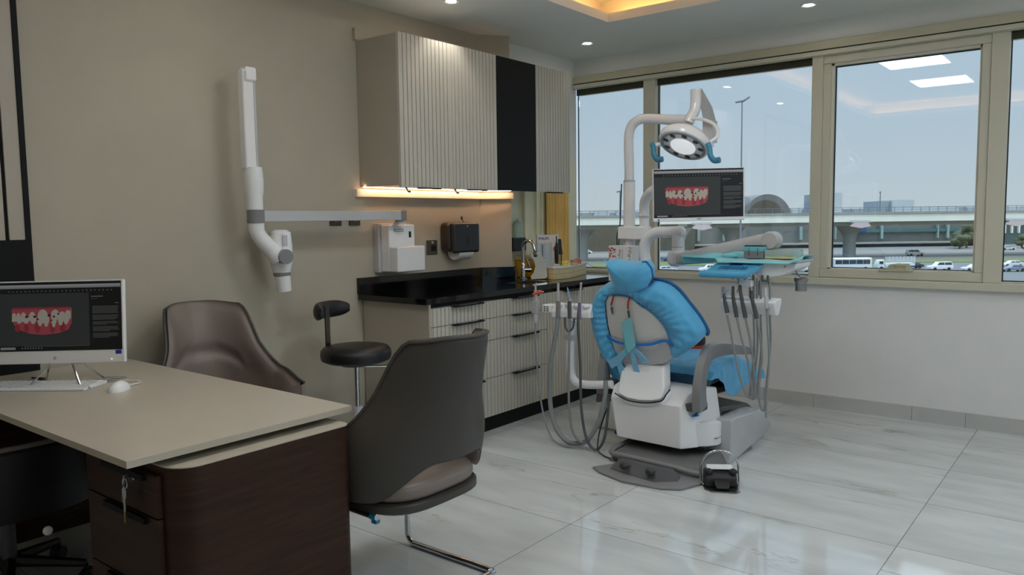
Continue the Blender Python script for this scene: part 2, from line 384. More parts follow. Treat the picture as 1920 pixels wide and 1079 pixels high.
MB().box((X1+.045, .14, .94), (X1+.057, 5.16, 2.51)).build('glass_pane', glass, w, smooth=False)
def mullion(n, x0, x1, jut=0):
    o = MB().box((x0, YW-.006-jut, .955), (x1, FY1+.02, 2.52)); struct(o, 'trim_%d' % n, cream_metal, bevel=.003)
mullion(5, -3.163, -3.056); mullion(6, -1.812, -1.735); mullion(7, -.716, -.618)

# niche between the pier and the window: cream frame strips and curtain
m = MB()
for y, w, d in ((4.70, .03, .02), (5.0, .05, .03), (5.175, .02, .02), (5.25, .012, .014)):
    m.box((XW, y, .95), (XW+d, y+w, 2.6))
struct(m, 'trim_8', mat('pale_yellow_frame', (244, 240, 206), .35), bevel=.002)
def curtain():
    def f(u, v):
        y = 5.30+.33*u; z = 1.70-(1.70-.955)*v
        return (XW+.022+.014*sin(u*2*pi*7.5)+.004*sin(u*31+v*2), y, z)
    m = MB().grid(f, 150, 14)
    def clo(u, v): x, y, z = f(u, v); return (x-.004, y, z)
    o = m.build('curtain', mat('golden_curtain', (244, 206, 124), .75, sheen=.3, var=.06), None, solid=.003)
    tag(o, 'golden yellow pleated curtain hanging in the corner by the window', 'curtain')
curtain()

# ceiling lights ----------------------------------------------------
def downlight(x, y, label, power=2.2):
    t = thing('downlight', label, 'ceiling light', (x, y, ZC), group='small round recessed ceiling lights')
    MB().lathe([(.030, -.001), (.046, -.006), (.050, -.003), (.050, .0)], (x, y, ZC)).build('trim_ring', white_plastic, t)
    MB().lathe([(.030, -.0035), (.0, -.0035), (.0, -.001), (.030, -.001)], (x, y, ZC)).build('lens', spot_led, t)
    l = bpy.data.lights.new('downlight_lamp', 'SPOT'); l.energy = power; l.spot_size = radians(95); l.spot_blend = .6; l.shadow_soft_size = .03; l.color = (1, .93, .84)
    o = bpy.data.objects.new('downlight_lamp', l); COL.objects.link(o); o.location = (0, 0, -.02); o.parent = t
downlight(-3.386, 3.70, 'small round ceiling downlight above the upper cabinets', 11)
downlight(-3.384, 5.26, 'small round ceiling downlight near the corner of the cabinets and window')
downlight(-1.695, 5.286, 'small round ceiling downlight in front of the window at top right')
downlight(-3.386, 2.1, 'small round ceiling downlight over the guest chair, outside the frame')
downlight(.05, 5.286, 'small round ceiling downlight at the far right, outside the frame')
def led_panel(y, label, x=-1.76, z=2.921):
    t = thing('ceiling_panel', label, 'ceiling light', (x, y, z), group='square white ceiling panels')
    MB().box((x-.30, y-.30, z+.004), (x+.30, y+.30, z+.033)).build('frame', white_plastic, t, bevel=.003)
    MB().box((x-.28, y-.28, z), (x+.28, y+.28, z+.005)).build('diffuser', led_white, t, smooth=False)
led_panel(2.9, 'square white ceiling panel light reflected higher in the window')
led_panel(1.4, 'square white ceiling panel light reflected lower in the window')
led_panel(4.5, 'added unseen fill panel near the window, right of the ceiling tray', .80, ZC-.034)  # this unseen row of panels is added to brighten the window side
led_panel(3.0, 'added unseen fill panel in the middle of the row right of the ceiling tray', .80, ZC-.034)
led_panel(1.5, 'added unseen fill panel at the rear of the row right of the ceiling tray', .80, ZC-.034)

# ================================================================== CABINETS
def flutes(m, axis_lo, axis_hi, z0, z1, xf, th, phase0, pitch=.0354):
    """fluted slab in the YZ plane, front face at x=xf facing +X"""
    pr = [(axis_lo, xf-th), (axis_lo, xf)]
    k0 = math.floor((axis_lo-phase0)/pitch)+1
    y = phase0+k0*pitch
    while y < axis_hi-.004:
        if y > axis_lo+.004: pr += [(y-.0028, xf), (y-.0024, xf-.015), (y+.0024, xf-.015), (y+.0028, xf)]
        y += pitch
    pr += [(axis_hi, xf), (axis_hi, xf-th)]
    m.prism(pr, lambda y, x: (x, y, z0), lambda y, x: (x, y, z1)); return m
UX = -3.466
def handle(parent, y0, y1, x, z, m=black_panel, tipm=None):
    h = MB().prism([(0, 0), (.030, -.002), (.032, -.010), (.027, -.010), (.025, -.005), (0, -.004)], lambda a, b: (x+a, y0, z+b), lambda a, b: (x+a, y1, z+b)).build('handle', m, parent, smooth=False)
    if tipm:
        MB().box((x+.014, y0+.2*(y1-y0), z-.0012), (x+.0275, y1-.2*(y1-y0), z+.0012)).build('grip_strip', tipm, h, smooth=False)
def upper(label, y0, y1, doors, face='fluted', open_side=False):
    t = thing('wall_cabinet', label, 'cabinet', (-3.66, (y0+y1)/2, 1.617), group='upper cabinets above the black worktop')
    m = MB().box((XW+.002 if y0 < 4.2 else -3.66, y0+.001, 1.617), (UX-.021, y1-.001, 2.525)); m.build('carcass', laminate, t, bevel=.0015)
    for a, b in doors:
        d = MB()
        if face == 'fluted': flutes(d, a+.0015, b-.0015, 1.604, 2.528, UX, .02, 3.31)
        else: d.box((UX-.02, a+.0015, 1.604), (UX, b-.0015, 2.528))
        dr = d.build('door', fluted if face == 'fluted' else black_panel, t, smooth=False)
        if face == 'fluted':
            c = (a+b)/2; w = .17
            MB().box((UX-.004, c-w*.55, 1.596), (UX+.014, c+w*.62, 1.605)).build('handle', black_panel, dr, smooth=False)
    return t
u1 = upper('fluted grey-cream wall cabinet with two doors, nearest to the camera', 3.31, 4.231, [(3.31, 3.775), (3.775, 4.231)])
MB().box((XW+.002, 3.285, 2.528), (XW+.03, 3.31, 2.60)).build('wall_batten', laminate, u1, smooth=False)
upper('matt black wall cabinet between fluted doors', 4.232, 4.687, [(4.232, 4.687)], 'black')
upper('narrow fluted wall cabinet at the window end, right of the black door', 4.688, 5.13, [(4.688, 5.13)])
# light rail on the wall below the cabinets, wrapping the pier
t = thing('under_cabinet_light', 'cream light rail with warm glow below the upper cabinets', 'light', (XW+.02, 3.8, 1.56))
path = [(XW, 3.262), (XW+.03, 3.262), (XW+.03, 4.462), (-3.668, 4.658), (-3.69, 4.672), (XW, 4.478)]
MB().prism([(XW+.001, 3.262), (XW+.028, 3.262), (XW+.028, 4.465), (-3.665, 4.662), (-3.688, 4.674), (XW+.001, 4.476)], lambda x, y: (x, y, 1.556), lambda x, y: (x, y, 1.602)).build('rail', mat('cream_rail', (236, 226, 208), .5), t, smooth=False)
MB().box((-3.802, 3.30, 1.613), (-3.790, 4.445, 1.6165)).hull([V(-3.785, 4.455, z) for z in (1.613, 1.6165)]+[V(-3.793, 4.465, z) for z in (1.613, 1.6165)]+[V(-3.655, 4.62, z) for z in (1.613, 1.6165)]+[V(-3.647, 4.61, z) for z in (1.613, 1.6165)]).build('led_strip', led_warm, t, smooth=False)
for y, nm in ((3.36, 'left'), (3.80, 'right')):
    o = MB().tube([(-3.47, y, 1.603), (-3.47, y+.004, 1.585), (-3.465, y+.012, 1.575)], .004, 8).sphere((-3.462, y+.014, 1.578), .009, (1.2, 1, .7), 10).sphere((-3.472, y-.004, 1.60), .007, n=10).build('cable_clip', mat('dark_blue_clip', (40, 46, 78), .4), None)
    tag(o, 'small dark blue cable clip under the fluted wall cabinet, %s one' % nm, 'clip', 'cable clips under the wall cabinet')

# base cabinets
BX = -3.25
def base_cab(label, y0, y1, fronts, kind, side=False, zt=.899):
    xb = XW+.015 if y0 < 3.8 else -3.665
    t = thing('base_cabinet', label, 'cabinet', ((XW+BX)/2, (y0+y1)/2, 0), group='base cabinets under the black worktop')
    MB().box((xb, y0+.001, .10), (BX-.02, y1-.001, zt)).build('carcass', groove, t, smooth=False)
    MB().box((xb, y0+.001, 0), (BX-.03, y1-.001, .099)).build('plinth', black_panel, t, smooth=False)
    if side: MB().box((XW+.012, y0-.018, .0), (BX, y0, .90)).build('side_panel', laminate, t, smooth=False)
    if kind == 'drawers':
        for z0, z1 in fronts:
            d = flutes(MB(), y0+.002, y1-.002, z0+.002, z1-.002, BX, .018, 3.30).build('drawer', fluted, t, smooth=False)
            c = (y0+y1)/2+.02; handle(d, c-.14, c+.15, BX-.001, z1+.002, black_panel, steel)
        MB().box((BX-.02, y0, .876), (BX-.012, y1, .899)).build('top_gap', black_panel, t, smooth=False)
    else:
        for a, b in fronts:
            d = flutes(MB(), a+.002, b-.002, .10, .872, BX, .018, 3.30).build('door', fluted, t, smooth=False)
            c = (a+b)/2; handle(d, c-.12, c+.12, BX-.001, .874, black_panel, steel)
    return t
base_cab('fluted four-drawer base cabinet nearest the camera, behind the grey chair', 3.32, 3.905, [(.102, .36), (.36, .611), (.611, .757), (.757, .872)], 'drawers', True)
base_cab('fluted four-drawer base cabinet in the middle of the run', 3.905, 4.512, [(.102, .36), (.36, .611), (.611, .757), (.757, .872)], 'drawers', zt=.775)
base_cab('fluted base cabinet with two doors at the window end', 4.512, 5.75, [(4.512, 5.125), (5.125, 5.75)], 'doors', zt=.775)
# worktop, splashback, sink opening
t = thing('worktop', 'polished black stone worktop with low splashback over the base cabinets', 'worktop', (-3.54, 4.4, .90))
SKX0, SKX1, SKY0, SKY1 = -3.58, -3.34, 4.42, 4.70
m = MB().box((XW+.013, 3.262, .9), (-3.237, SKY0, .935)).box((XW+.002, SKY1, .9), (-3.237, YW-.046, .935)).box((SKX1, SKY0, .9), (-3.237, SKY1, .935)).box((XW+.002, SKY0, .9), (SKX0, SKY1, .935))
m.build('slab', black_stone, t, smooth=False)
MB().prism([(XW+.001, 3.262), (XW+.021, 3.262), (XW+.021, 4.468), (-3.672, 4.658), (-3.676, 4.69), (-3.69, 4.70), (-3.712, 4.692), (-3.689, 4.664), (XW+.001, 4.477)], lambda x, y: (x, y, .9355), lambda x, y: (x, y, 1.04)).build('splashback', black_stone, t, smooth=False)
t = thing('sink', 'steel sink bowl sunk in the black worktop', 'sink', (-3.46, 4.56, .78))
m = MB().box((SKX0+.002, SKY0+.002, .78), (SKX1-.002, SKY1-.002, .785)).box((SKX0+.001, SKY0+.001, .785), (SKX0+.004, SKY1-.001, .934)).box((SKX1-.004, SKY0+.001, .785), (SKX1-.001, SKY1-.001, .934)).box((SKX0+.004, SKY0+.001, .785), (SKX1-.004, SKY0+.004, .934)).box((SKX0+.004, SKY1-.004, .785), (SKX1-.004, SKY1-.001, .934))
m.build('bowl', steel, t, smooth=False)
MB().lathe([(.02, 0), (.022, .003), (0, .003)], (-3.46, 4.56, .786)).build('drain', chrome, t)

# ================================================================== ON THE WORKTOP
def faucet():
    c = V(-3.66, 4.765, .9355)
    t = thing('faucet', 'chrome gooseneck tap with a side lever on the black worktop', 'tap', c)
    MB().lathe([(.028, 0), (.028, .006), (.022, .012), (.021, .12), (.016, .13), (.0, .13)], c).build('body', chrome, t)
    p = [c+V(0, 0, .12), c+V(0, 0, .20)]+[c+V(.055-.055*cos(a), 0, .245+.055*sin(a)) for a in [k*pi/10 for k in range(0, 9)]]+[c+V(.118, 0, .222)]
    MB().tube(p, .0135, 14).build('spout', chrome, t)
    MB().lathe([(.015, 0), (.016, .012), (.0, .012)], c+V(.119, 0, .212), (.15, 0, 1)).build('aerator', steel, t)
    MB().cyl(c+V(.01, .005, .075), c+V(.055, .035, .075), .019, n=18).build('lever_hub', chrome, t)
    MB().tube([c+V(.045, .03, .085), c+V(.03, .02, .14), c+V(.015, .01, .165)], [.006, .005, .004], 8).build('lever', chrome, t)
faucet()
def dish_mirror():
    poly = [(-.055, .0), (.05, .005), (.062, .02), (.055, .10), (.018, .205), (0, .215), (-.03, .212), (-.062, .20), (-.055, .17), (-.035, .14), (-.025, .10), (-.04, .05), (-.062, .02)]
    c = V(-3.535, 4.80, .940)
    t = thing('intraoral_mirror', 'tall angular dental photo mirror leaning beside the tap', 'mirror', c)
    M = frame(c, (.76, .64, 0), (-.10, .18, 1))
    M = frame(c, (.80, .60, 0), (-.16, .20, 1))
    MB().prism(poly, lambda x, y: M @ V(x, y, 0), lambda x, y: M @ V(x, y, .004)).build('plate', mirror, t, smooth=False)
    MB().prism([(x*1.05, y*1.02-.002) for x, y in poly], lambda x, y: M @ V(x, y, -.003), lambda x, y: M @ V(x, y, -.0001)).build('rim', mat('cream_rim', (228, 214, 180), .4), t, smooth=False)
dish_mirror()
def sharps():
    c = V(-3.765, 5.03, .9355)
    t = thing('sharps_container', 'yellow sharps container with clear lid behind the tap', 'container', c)
    MB().hull([c+V(x*s, y*s, z) for z, s in ((0, .86), (.14, 1)) for x in (-.068, .068) for y in (-.15, .15)]).build('bin', yellow_pl, t, bevel=.012)
    MB().hull([c+V(x*s, y*s, z) for z, s in ((.1402, 1.02), (.175, .98)) for x in (-.068, .068) for y in (-.15, .15)]).build('lid', mat('clear_yellow_lid', (226, 206, 150), .25, alpha=.75), t, bevel=.005)
    MB().cyl(c+V(.01, -.03, .175), c+V(.01, -.03, .19), .014).build('red_flap', red_pl, t)
sharps()
def dispenser():
    t = thing('soap_dispenser', 'clear soap dispenser with black base on the niche wall beside the pier', 'dispenser', (XW+.045, 4.88, 1.15))
    c = V(XW+.045, 4.88, 1.150)
    MB().box(c+V(-.044, -.10, 0), c+V(.035, .07, .105)).build('base', black_plastic, t, bevel=.008)
    MB().lathe([(.0, .106), (.038, .106), (.04, .12), (.04, .21), (.03, .235), (0, .24)], c+V(0, .01, 0), n=24, sx=1.).build('reservoir', mat('milky_green_plastic', (190, 214, 200), .2, alpha=.6), t)
    MB().lathe([(.018, .2401), (.018, .25), (0, .258)], c+V(0, .01, 0)).build('cap', chrome, t)
dispenser()
zt = 1.032
def tray_stand():
    z = .936
    t = thing('display_tray', 'beige tray box with white top carrying dental samples', 'tray', (-3.5, 5.1, z))
    pl = [(-3.42, 4.83), (-3.40, 5.02), (-3.555, 5.50), (-3.68, 5.46), (-3.575, 5.02), (-3.575, 4.90)]
    cx, cy = -3.53, 5.08
    MB().prism(pl, lambda x, y: (x, y, z), lambda x, y: (x, y, z+.080)).build('box', mat('beige_board', (222, 208, 162), .5), t, bevel=.002)
    MB().prism(pl, lambda x, y: (cx+(x-cx)*1.03, cy+(y-cy)*1.02, z+.0802), lambda x, y: (cx+(x-cx)*1.03, cy+(y-cy)*1.02, z+.0955)).build('top', paper, t, bevel=.003)
    MB().prism(pl, lambda x, y: (cx+(x-cx)*1.003, cy+(y-cy)*1.003, z+.042), lambda x, y: (cx+(x-cx)*1.003, cy+(y-cy)*1.003, z+.044)).build('seam', mat('shadow_brown', (120, 108, 84), .6), t, smooth=False)
tray_stand()
def models():
    for (x, y, c1, c2, lab) in ((-3.455, 5.03, 'yellow', (232, 212, 90), 'small yellow dental model on the white-topped tray'), (-3.475, 5.185, 'cream', (226, 196, 150), 'cream and coral dental model in the middle of the tray'), (-3.55, 5.36, 'coral', (218, 140, 104), 'coral pink dental model at the right end of the tray')):
        t = thing('dental_model', lab, 'dental model', (x, y, zt), group='dental models on the tray')
        a = [(cos(k*pi/10)*.030, sin(k*pi/10)*.034) for k in range(11)]+[(-.024, -.014), (.024, -.014)]
        MB().prism(a, lambda u, v: (x+v, y+u, zt), lambda u, v: (x+v, y+u, zt+.018)).build('base', mat('plaster_'+c1, c2, .5), t, bevel=.002)
        MB().prism([(u*.92, v*.92) for u, v in a], lambda u, v: (x+v, y+u, zt+.0181), lambda u, v: (x+v, y+u, zt+.040)).build('gum', mat('coral_gum' if c1 != 'yellow' else 'yellow_gum', (220, 146, 112) if c1 != 'yellow' else (236, 222, 110), .4), t, bevel=.003)
models()
def product_boxes():
    z = zt
    Mf = frame((-3.545, 4.93, z), (.70, .71, 0), (0, 0, 1)); W_ = .082; H_ = .245
    t = thing('toothbrush_box', 'white and pale blue printed box with blue lettering on the tray', 'box', (-3.545, 4.93, z))
    MB().box((-W_, 0, -.05), (W_, H_, 0), Mf).build('carton', mat('pale_blue_card', (200, 214, 222), .4), t, bevel=.001)
    MB().box((-W_, H_-.06, 0), (W_, H_, .0006), Mf).build('white_header', paper, t, smooth=False)
    text('PHILIPS', .026, Mf @ Matrix.Translation((-.030, H_-.030, .0008)), mat('blue_ink', (40, 76, 150), .5), t, bold=.0006)
    m = MB()
    for k in range(7): m.box((-.060, .165-.017*k, .0002), (-.014-.006*(k % 2), .168-.017*k, .0008), Mf)
    m.box((-.045, .03, .0002), (-.036, .17, .0009), Mf)
    m.build('small_print', mat('grey_ink', (90, 110, 136), .6), t, smooth=False)
    MB().box((.035, .008, .0002), (.078, .18, .0008), Mf).build('picture_band', paper, t, smooth=False)
    MB().lathe([(0, 0), (.02, 0), (.02, .0008), (0, .0008)], Mf @ V(.062, .135, .0008), Mf.to_3x3() @ V(0, 0, 1), sx=1.0).build('picture_face', mat('printed_skin', (196, 120, 100), .6), t)
    c = V(-3.47, 4.945, z)
    t = thing('electric_toothbrush', 'slim black electric toothbrush standing before the printed box', 'toothbrush', c)
    MB().lathe([(.022, 0), (.022, .012), (.014, .02), (0, .02)], c).build('charger', light_grey, t)
    MB().lathe([(.011, .0201), (.016, .05), (.016, .14), (.011, .17), (.005, .19), (.0045, .235), (0, .238)], c).build('body', black_plastic, t)
    c = V(-3.56, 5.10, z)
    t = thing('water_flosser', 'black water flosser with clear tank and thin nozzle on tray', 'flosser', c)
    MB().lathe([(.027, 0), (.028, .01), (.027, .085), (.0, .085)], c).build('tank', clear_pl, t)
    MB().lathe([(.034, .0852), (.035, .09), (.028, .14), (.024, .20), (.020, .208), (0, .208)], c).build('body', black_plastic, t)
    MB().lathe([(.007, .208), (.004, .22), (.002, .275), (0, .276)], c).build('nozzle', white_plastic, t)
product_boxes()

# ================================================================== ON THE LEFT WALL
def towel():
    y0, y1, z0, z1 = 4.03, 4.315, 1.165, 1.385
    t = thing('paper_towel_dispenser', 'black rounded paper towel dispenser on the beige wall', 'dispenser', (XW, 4.17, z0))
    MB().box((XW+.001, y0, z0+.01), (XW+.10, y1, z1)).build('housing', mat('dark_brown_plastic', (52, 46, 42), .35), t, bevel=.03, seg=4)
    MB().box((XW+.1, y0+.004, z0), (XW+.145, y1-.004, z1-.004)).build('cover', mat('charcoal_plastic', (40, 42, 45), .3), t, bevel=.022, seg=4)
    c = (y0+y1)/2
    MB().prism([(0, .045), (.016, .01), (.012, -.02), (0, -.04), (-.012, -.02), (-.016, .01)], lambda a, b: (XW+.1452, c+a, 1.25+b), lambda a, b: (XW+.1465, c+a, 1.25+b)).build('sight_window', black_plastic, t, smooth=False)
    MB().box((XW+.1452, c-.004, 1.35), (XW+.1458, c+.004, 1.362)).build('emblem', light_grey, t, smooth=False)
    MB().lathe([(0, 0), (.06, 0), (.06, .15), (0, .15)], (XW+.075, c-.075, z0+.012), (0, 1, 0)).build('paper_roll', paper, t)
    t2 = thing('key', 'small black key stuck in the lock above the towel dispenser', 'key', (XW+.11, 4.16, 1.386))
    MB().cyl((XW+.11, 4.165, 1.386), (XW+.11, 4.158, 1.402), .004, n=8).build('blade', dark_grey, t2)
    MB().sphere((XW+.11, 4.15, 1.414), .014, (.35, .8, 1), 12).build('bow', black_plastic, t2)
towel()
def socket():
    t = thing('wall_socket', 'square bronze-grey wall socket left of the towel dispenser', 'socket', (XW, 3.95, 1.157))
    MB().box((XW+.001, 3.895, 1.16), (XW+.01, 4.0, 1.262)).build('plate', mat('bronze_grey_metal', (98, 94, 84), .35, metal=.5), t, bevel=.003)
    MB().box((XW+.01, 3.935, 1.185), (XW+.0106, 3.985, 1.225)).build('outlet', dark_gap, t, smooth=False)
    MB().box((XW+.01, 3.94, 1.238), (XW+.014, 3.955, 1.254)).build('switch', light_grey, t, smooth=False)
socket()
for y, nm in ((3.06, 'left'), (3.21, 'right')):
    t = thing('wall_switch', 'dark square wall plate just under the horizontal arm, %s of two' % nm, 'switch', (XW, y+.045, 1.36), group='dark wall plates under the arm')
    MB().box((XW+.001, y, 1.375), (XW+.012, y+.088, 1.462)).build('plate', mat('bronze_dark', (66, 62, 54), .4), t, bevel=.003)
    MB().box((XW+.012, y+.03, 1.395), (XW+.016, y+.058, 1.44)).build('rocker', dark_grey, t, bevel=.001)
def xray():
    t = thing('xray_unit', 'white wall-mounted dental x-ray unit with a long horizontal arm', 'x-ray unit', (XW, 3.55, 1.06))
    b = MB().box((XW+.001, 3.41, 1.065), (XW+.05, 3.70, 1.385)); b.build('wall_plate', light_grey, t, bevel=.006)
    MB().box((XW+.05, 3.43, 1.07), (XW+.13, 3.66, 1.375)).build('control_box', white_plastic, t, bevel=.008)
    h = MB().box((XW+.13, 3.43, 1.07), (XW+.205, 3.68, 1.235)); h.build('front_cover', white_plastic, t, bevel=.01)
    MB().box((XW+.1302, 3.605, 1.29), (XW+.132, 3.625, 1.33)).build('display', mat('green_display', (20, 50, 42), .2), t, smooth=False)
    Mx = frame((XW+.1305, 3.53, 1.345), (0, 1, 0), (0, 0, 1))
    MB().box((XW+.1302, 3.475, 1.340), (XW+.131, 3.485, 1.35)).build('emblem', mat('green_ink', (60, 110, 90), .5), t, smooth=False)
    text('FOCUS', .014, Mx @ Matrix.Translation((.0, .002, 0)), mat('grey_print', (120, 120, 124), .5), t) if False else None
    MB().box((XW+.1302, 3.49, 1.343), (XW+.131, 3.56, 1.348)).box((XW+.1302, 3.475, 1.331), (XW+.131, 3.56, 1.336)).build('printed_line', mat('grey_print', (120, 120, 124), .5), t, smooth=False)
    X0 = -3.66
    MB().cyl((X0-.02, 3.49, 1.375), (X0-.02, 3.49, 1.43), .03).lathe([(.045, 0), (.04, .014), (0, .014)], (X0-.02, 3.49, 1.376)).build('pivot', light_grey, t)
    MB().box((X0-.028, 2.46, 1.405), (X0+.028, 3.50, 1.463)).build('horizontal_arm', mat('arm_aluminium', (206, 208, 210), .3, metal=.25), t, bevel=.004)
    MB().box((X0-.031, 3.46, 1.402), (X0+.031, 3.51, 1.466)).build('arm_end_cap', mat('cap_grey', (150, 150, 150), .3, metal=.4), t, bevel=.004)
    MB().cyl((X0, 2.425, 1.398), (X0, 2.425, 1.468), .046, n=28).build('joint_band', grey_plastic, t)
    MB().lathe([(.044, 0), (.044, .06), (.05, .10), (.052, .15), (.05, .19), (.046, .225), (.0, .225)], (X0, 2.42, 1.469)).build('shoulder_cover', white_plastic, t)
    a = MB().tube([(X0-.01, 2.42, 1.68), (X0-.012, 2.42, 2.20)], .033, 4); 
    MB().box((X0-.036, 2.40-.032, 1.68), (X0+.020, 2.40+.035, 2.20)).build('upper_arm', white_plastic, t, bevel=.012); a.b.free()
    MB().box((X0-.030, 2.436, 1.60), (X0+.012, 2.449, 2.16)).build('lower_arm', mat('arm_shade_plastic', (196, 198, 200), .3), t, bevel=.004)
    MB().box((X0-.040, 2.385, 2.14), (X0+.026, 2.452, 2.215)).build('elbow_cap', white_plastic, t, bevel=.014, seg=4)
    MB().box((X0+.0201, 2.375, 2.135), (X0+.022, 2.425, 2.19)).build('elbow_plate', light_grey, t, bevel=.0005)
    MB().tube(spline([(X0, 2.425, 1.40), (X0, 2.428, 1.355), (X0+.01, 2.45, 1.31), (X0+.03, 2.495, 1.25), (X0+.04, 2.53, 1.20)]), [.042]*9+[.04]*8+[.042]*8+[.045]*8, 20).build('yoke', white_plastic, t)
    MB().cyl((X0+.04, 2.55, 1.215), (X0+.103, 2.535, 1.215), .040, n=28).build('yoke_disc', grey_plastic, t)
    hd = MB().tube([(X0, 2.575, 1.36), (X0, 2.575, 1.345), (X0, 2.575, 1.27), (X0, 2.575, 1.19), (X0, 2.575, 1.14), (X0, 2.575, 1.125)], [.035, .055, .062, .062, .052, .048], 28).build('tube_head', white_gloss, t)
    MB().cyl((X0, 2.575, 1.108), (X0, 2.575, 1.126), .047, n=28).build('collimator_ring', grey_plastic, t)
    MB().tube([(X0, 2.577, 1.108), (X0, 2.585, 1.02)], [.043, .040], 28).build('cone', white_plastic, t)
    MB().box((X0+.058, 2.545, 1.27), (X0+.0615, 2.575, 1.33)).build('rating_label', light_grey, t, smooth=False)
xray()

# ================================================================== SCREENS
def screen_mesh(name, M, w, h, parent, glow=.5):
    """flat software screen: browser bar, dark workspace, teeth picture, text column, all on the panel"""
    cols = {'bar': (150, 152, 152), 'bar2': (176, 178, 178), 'work': (58, 62, 62), 'dark': (18, 20, 22), 'txt': (96, 96, 96), 'icon': (120, 124, 116), 'gum': (172, 76, 84), 'gum2': (150, 52, 62), 'tooth': (186, 182, 168), 'hole': (62, 44, 46), 'line': (130, 130, 130)}
    ms = []; idx = {}
    for k, (n_, c) in enumerate(cols.items()):
        ms.append(mat('screen_%s_%d' % (n_, glow*100), (10, 10, 10), .25, emit=c, es=glow, var=0)); idx[n_] = k
    m = MB(); lay = [0]
    def P(poly, c):
        lay[0] += .00004; z = lay[0]
        m.faces([M @ V((x-.5)*w, (y-.5)*h, z) for x, y in poly], [tuple(range(len(poly)))], idx[c])
    def R(x0, y0, x1, y1, c): P([(x0, y0), (x1, y0), (x1, y1), (x0, y1)], c)
    R(0, 0, 1, 1, 'dark'); R(0, .92, 1, .975, 'bar'); R(0, .945, 1, .972, 'bar2'); R(0, .06, .745, .845, 'work')
    for k in range(26): R(.10+k*.033, .868, .10+k*.033+.009, .886, 'icon' if k % 5 in (1, 2) else 'line')
    R(.03, .01, .15, .045, 'bar')
    for k in range(8): R(.2+k*.022, .018, .21+k*.022, .036, 'line')
    R(.22, .052, .745, .056, 'line')
    def arc(cx, cy, rx, ry, a0, a1, n=14): return [(cx+rx*cos(a0+(a1-a0)*k/n), cy+ry*sin(a0+(a1-a0)*k/n)) for k in range(n+1)]
    # gums
    P([(.125, .50), (.125, .60), (.14, .635), (.60, .635), (.61, .60), (.605, .40), (.58, .30), (.50, .245), (.38, .225), (.27, .245), (.19, .30), (.14, .39)], 'gum')
    for x, d in ((.17, .11), (.24, .14), (.33, .15), (.45, .16), (.53, .14)): P(arc(x, .33, .022, d*.5, 0, 2*pi), 'gum2')
    P([(.135, .615), (.15, .64), (.59, .64), (.60, .62)], 'gum2')
    # upper and lower teeth
    for cx, cy, rx, ry in ((.145, .51, .017, .05), (.18, .50, .017, .06), (.22, .495, .022, .075), (.29, .495, .027, .08), (.375, .50, .042, .105), (.475, .52, .034, .08), (.53, .50, .028, .07), (.575, .52, .022, .07)):
        P(arc(cx, cy, rx, ry, 0, 2*pi, 18), 'tooth')
    P([(.585, .46), (.60, .46), (.60, .585), (.575, .54)], 'tooth')
    for cx, b in ((.15, .43), (.19, .40), (.245, .395), (.30, .39), (.355, .355), (.405, .345), (.465, .335), (.52, .36), (.565, .375)):
        P([(cx-.022, .49), (cx-.024, .43), (cx-.012, b), (cx+.005, b+.005), (cx+.022, .44), (cx+.022, .49)], 'tooth')
    for cx, cy, s in ((.245, .50, .012), (.31, .50, .012), (.425, .515, .012), (.465, .495, .010), (.50, .535, .009), (.335, .46, .009), (.445, .44, .008)): P(arc(cx, cy, s, s*1.7, 0, 2*pi, 8), 'hole')
    # text column
    R(.765, .78, .86, .79, 'bar'); R(.765, .745, .82, .753, 'txt'); R(.955, .68, .985, .69, 'line')
    y = .63; rnd = random.Random(3)
    for blk in (6, 4, 3, 4, 4):
        for k in range(blk):
            R(.775, y, .99-rnd.random()*(.12 if k == blk-1 else .02), y+.010, 'txt'); y -= .0195
        y -= .018
    return m.build(name, ms, parent, smooth=False, merge=False)

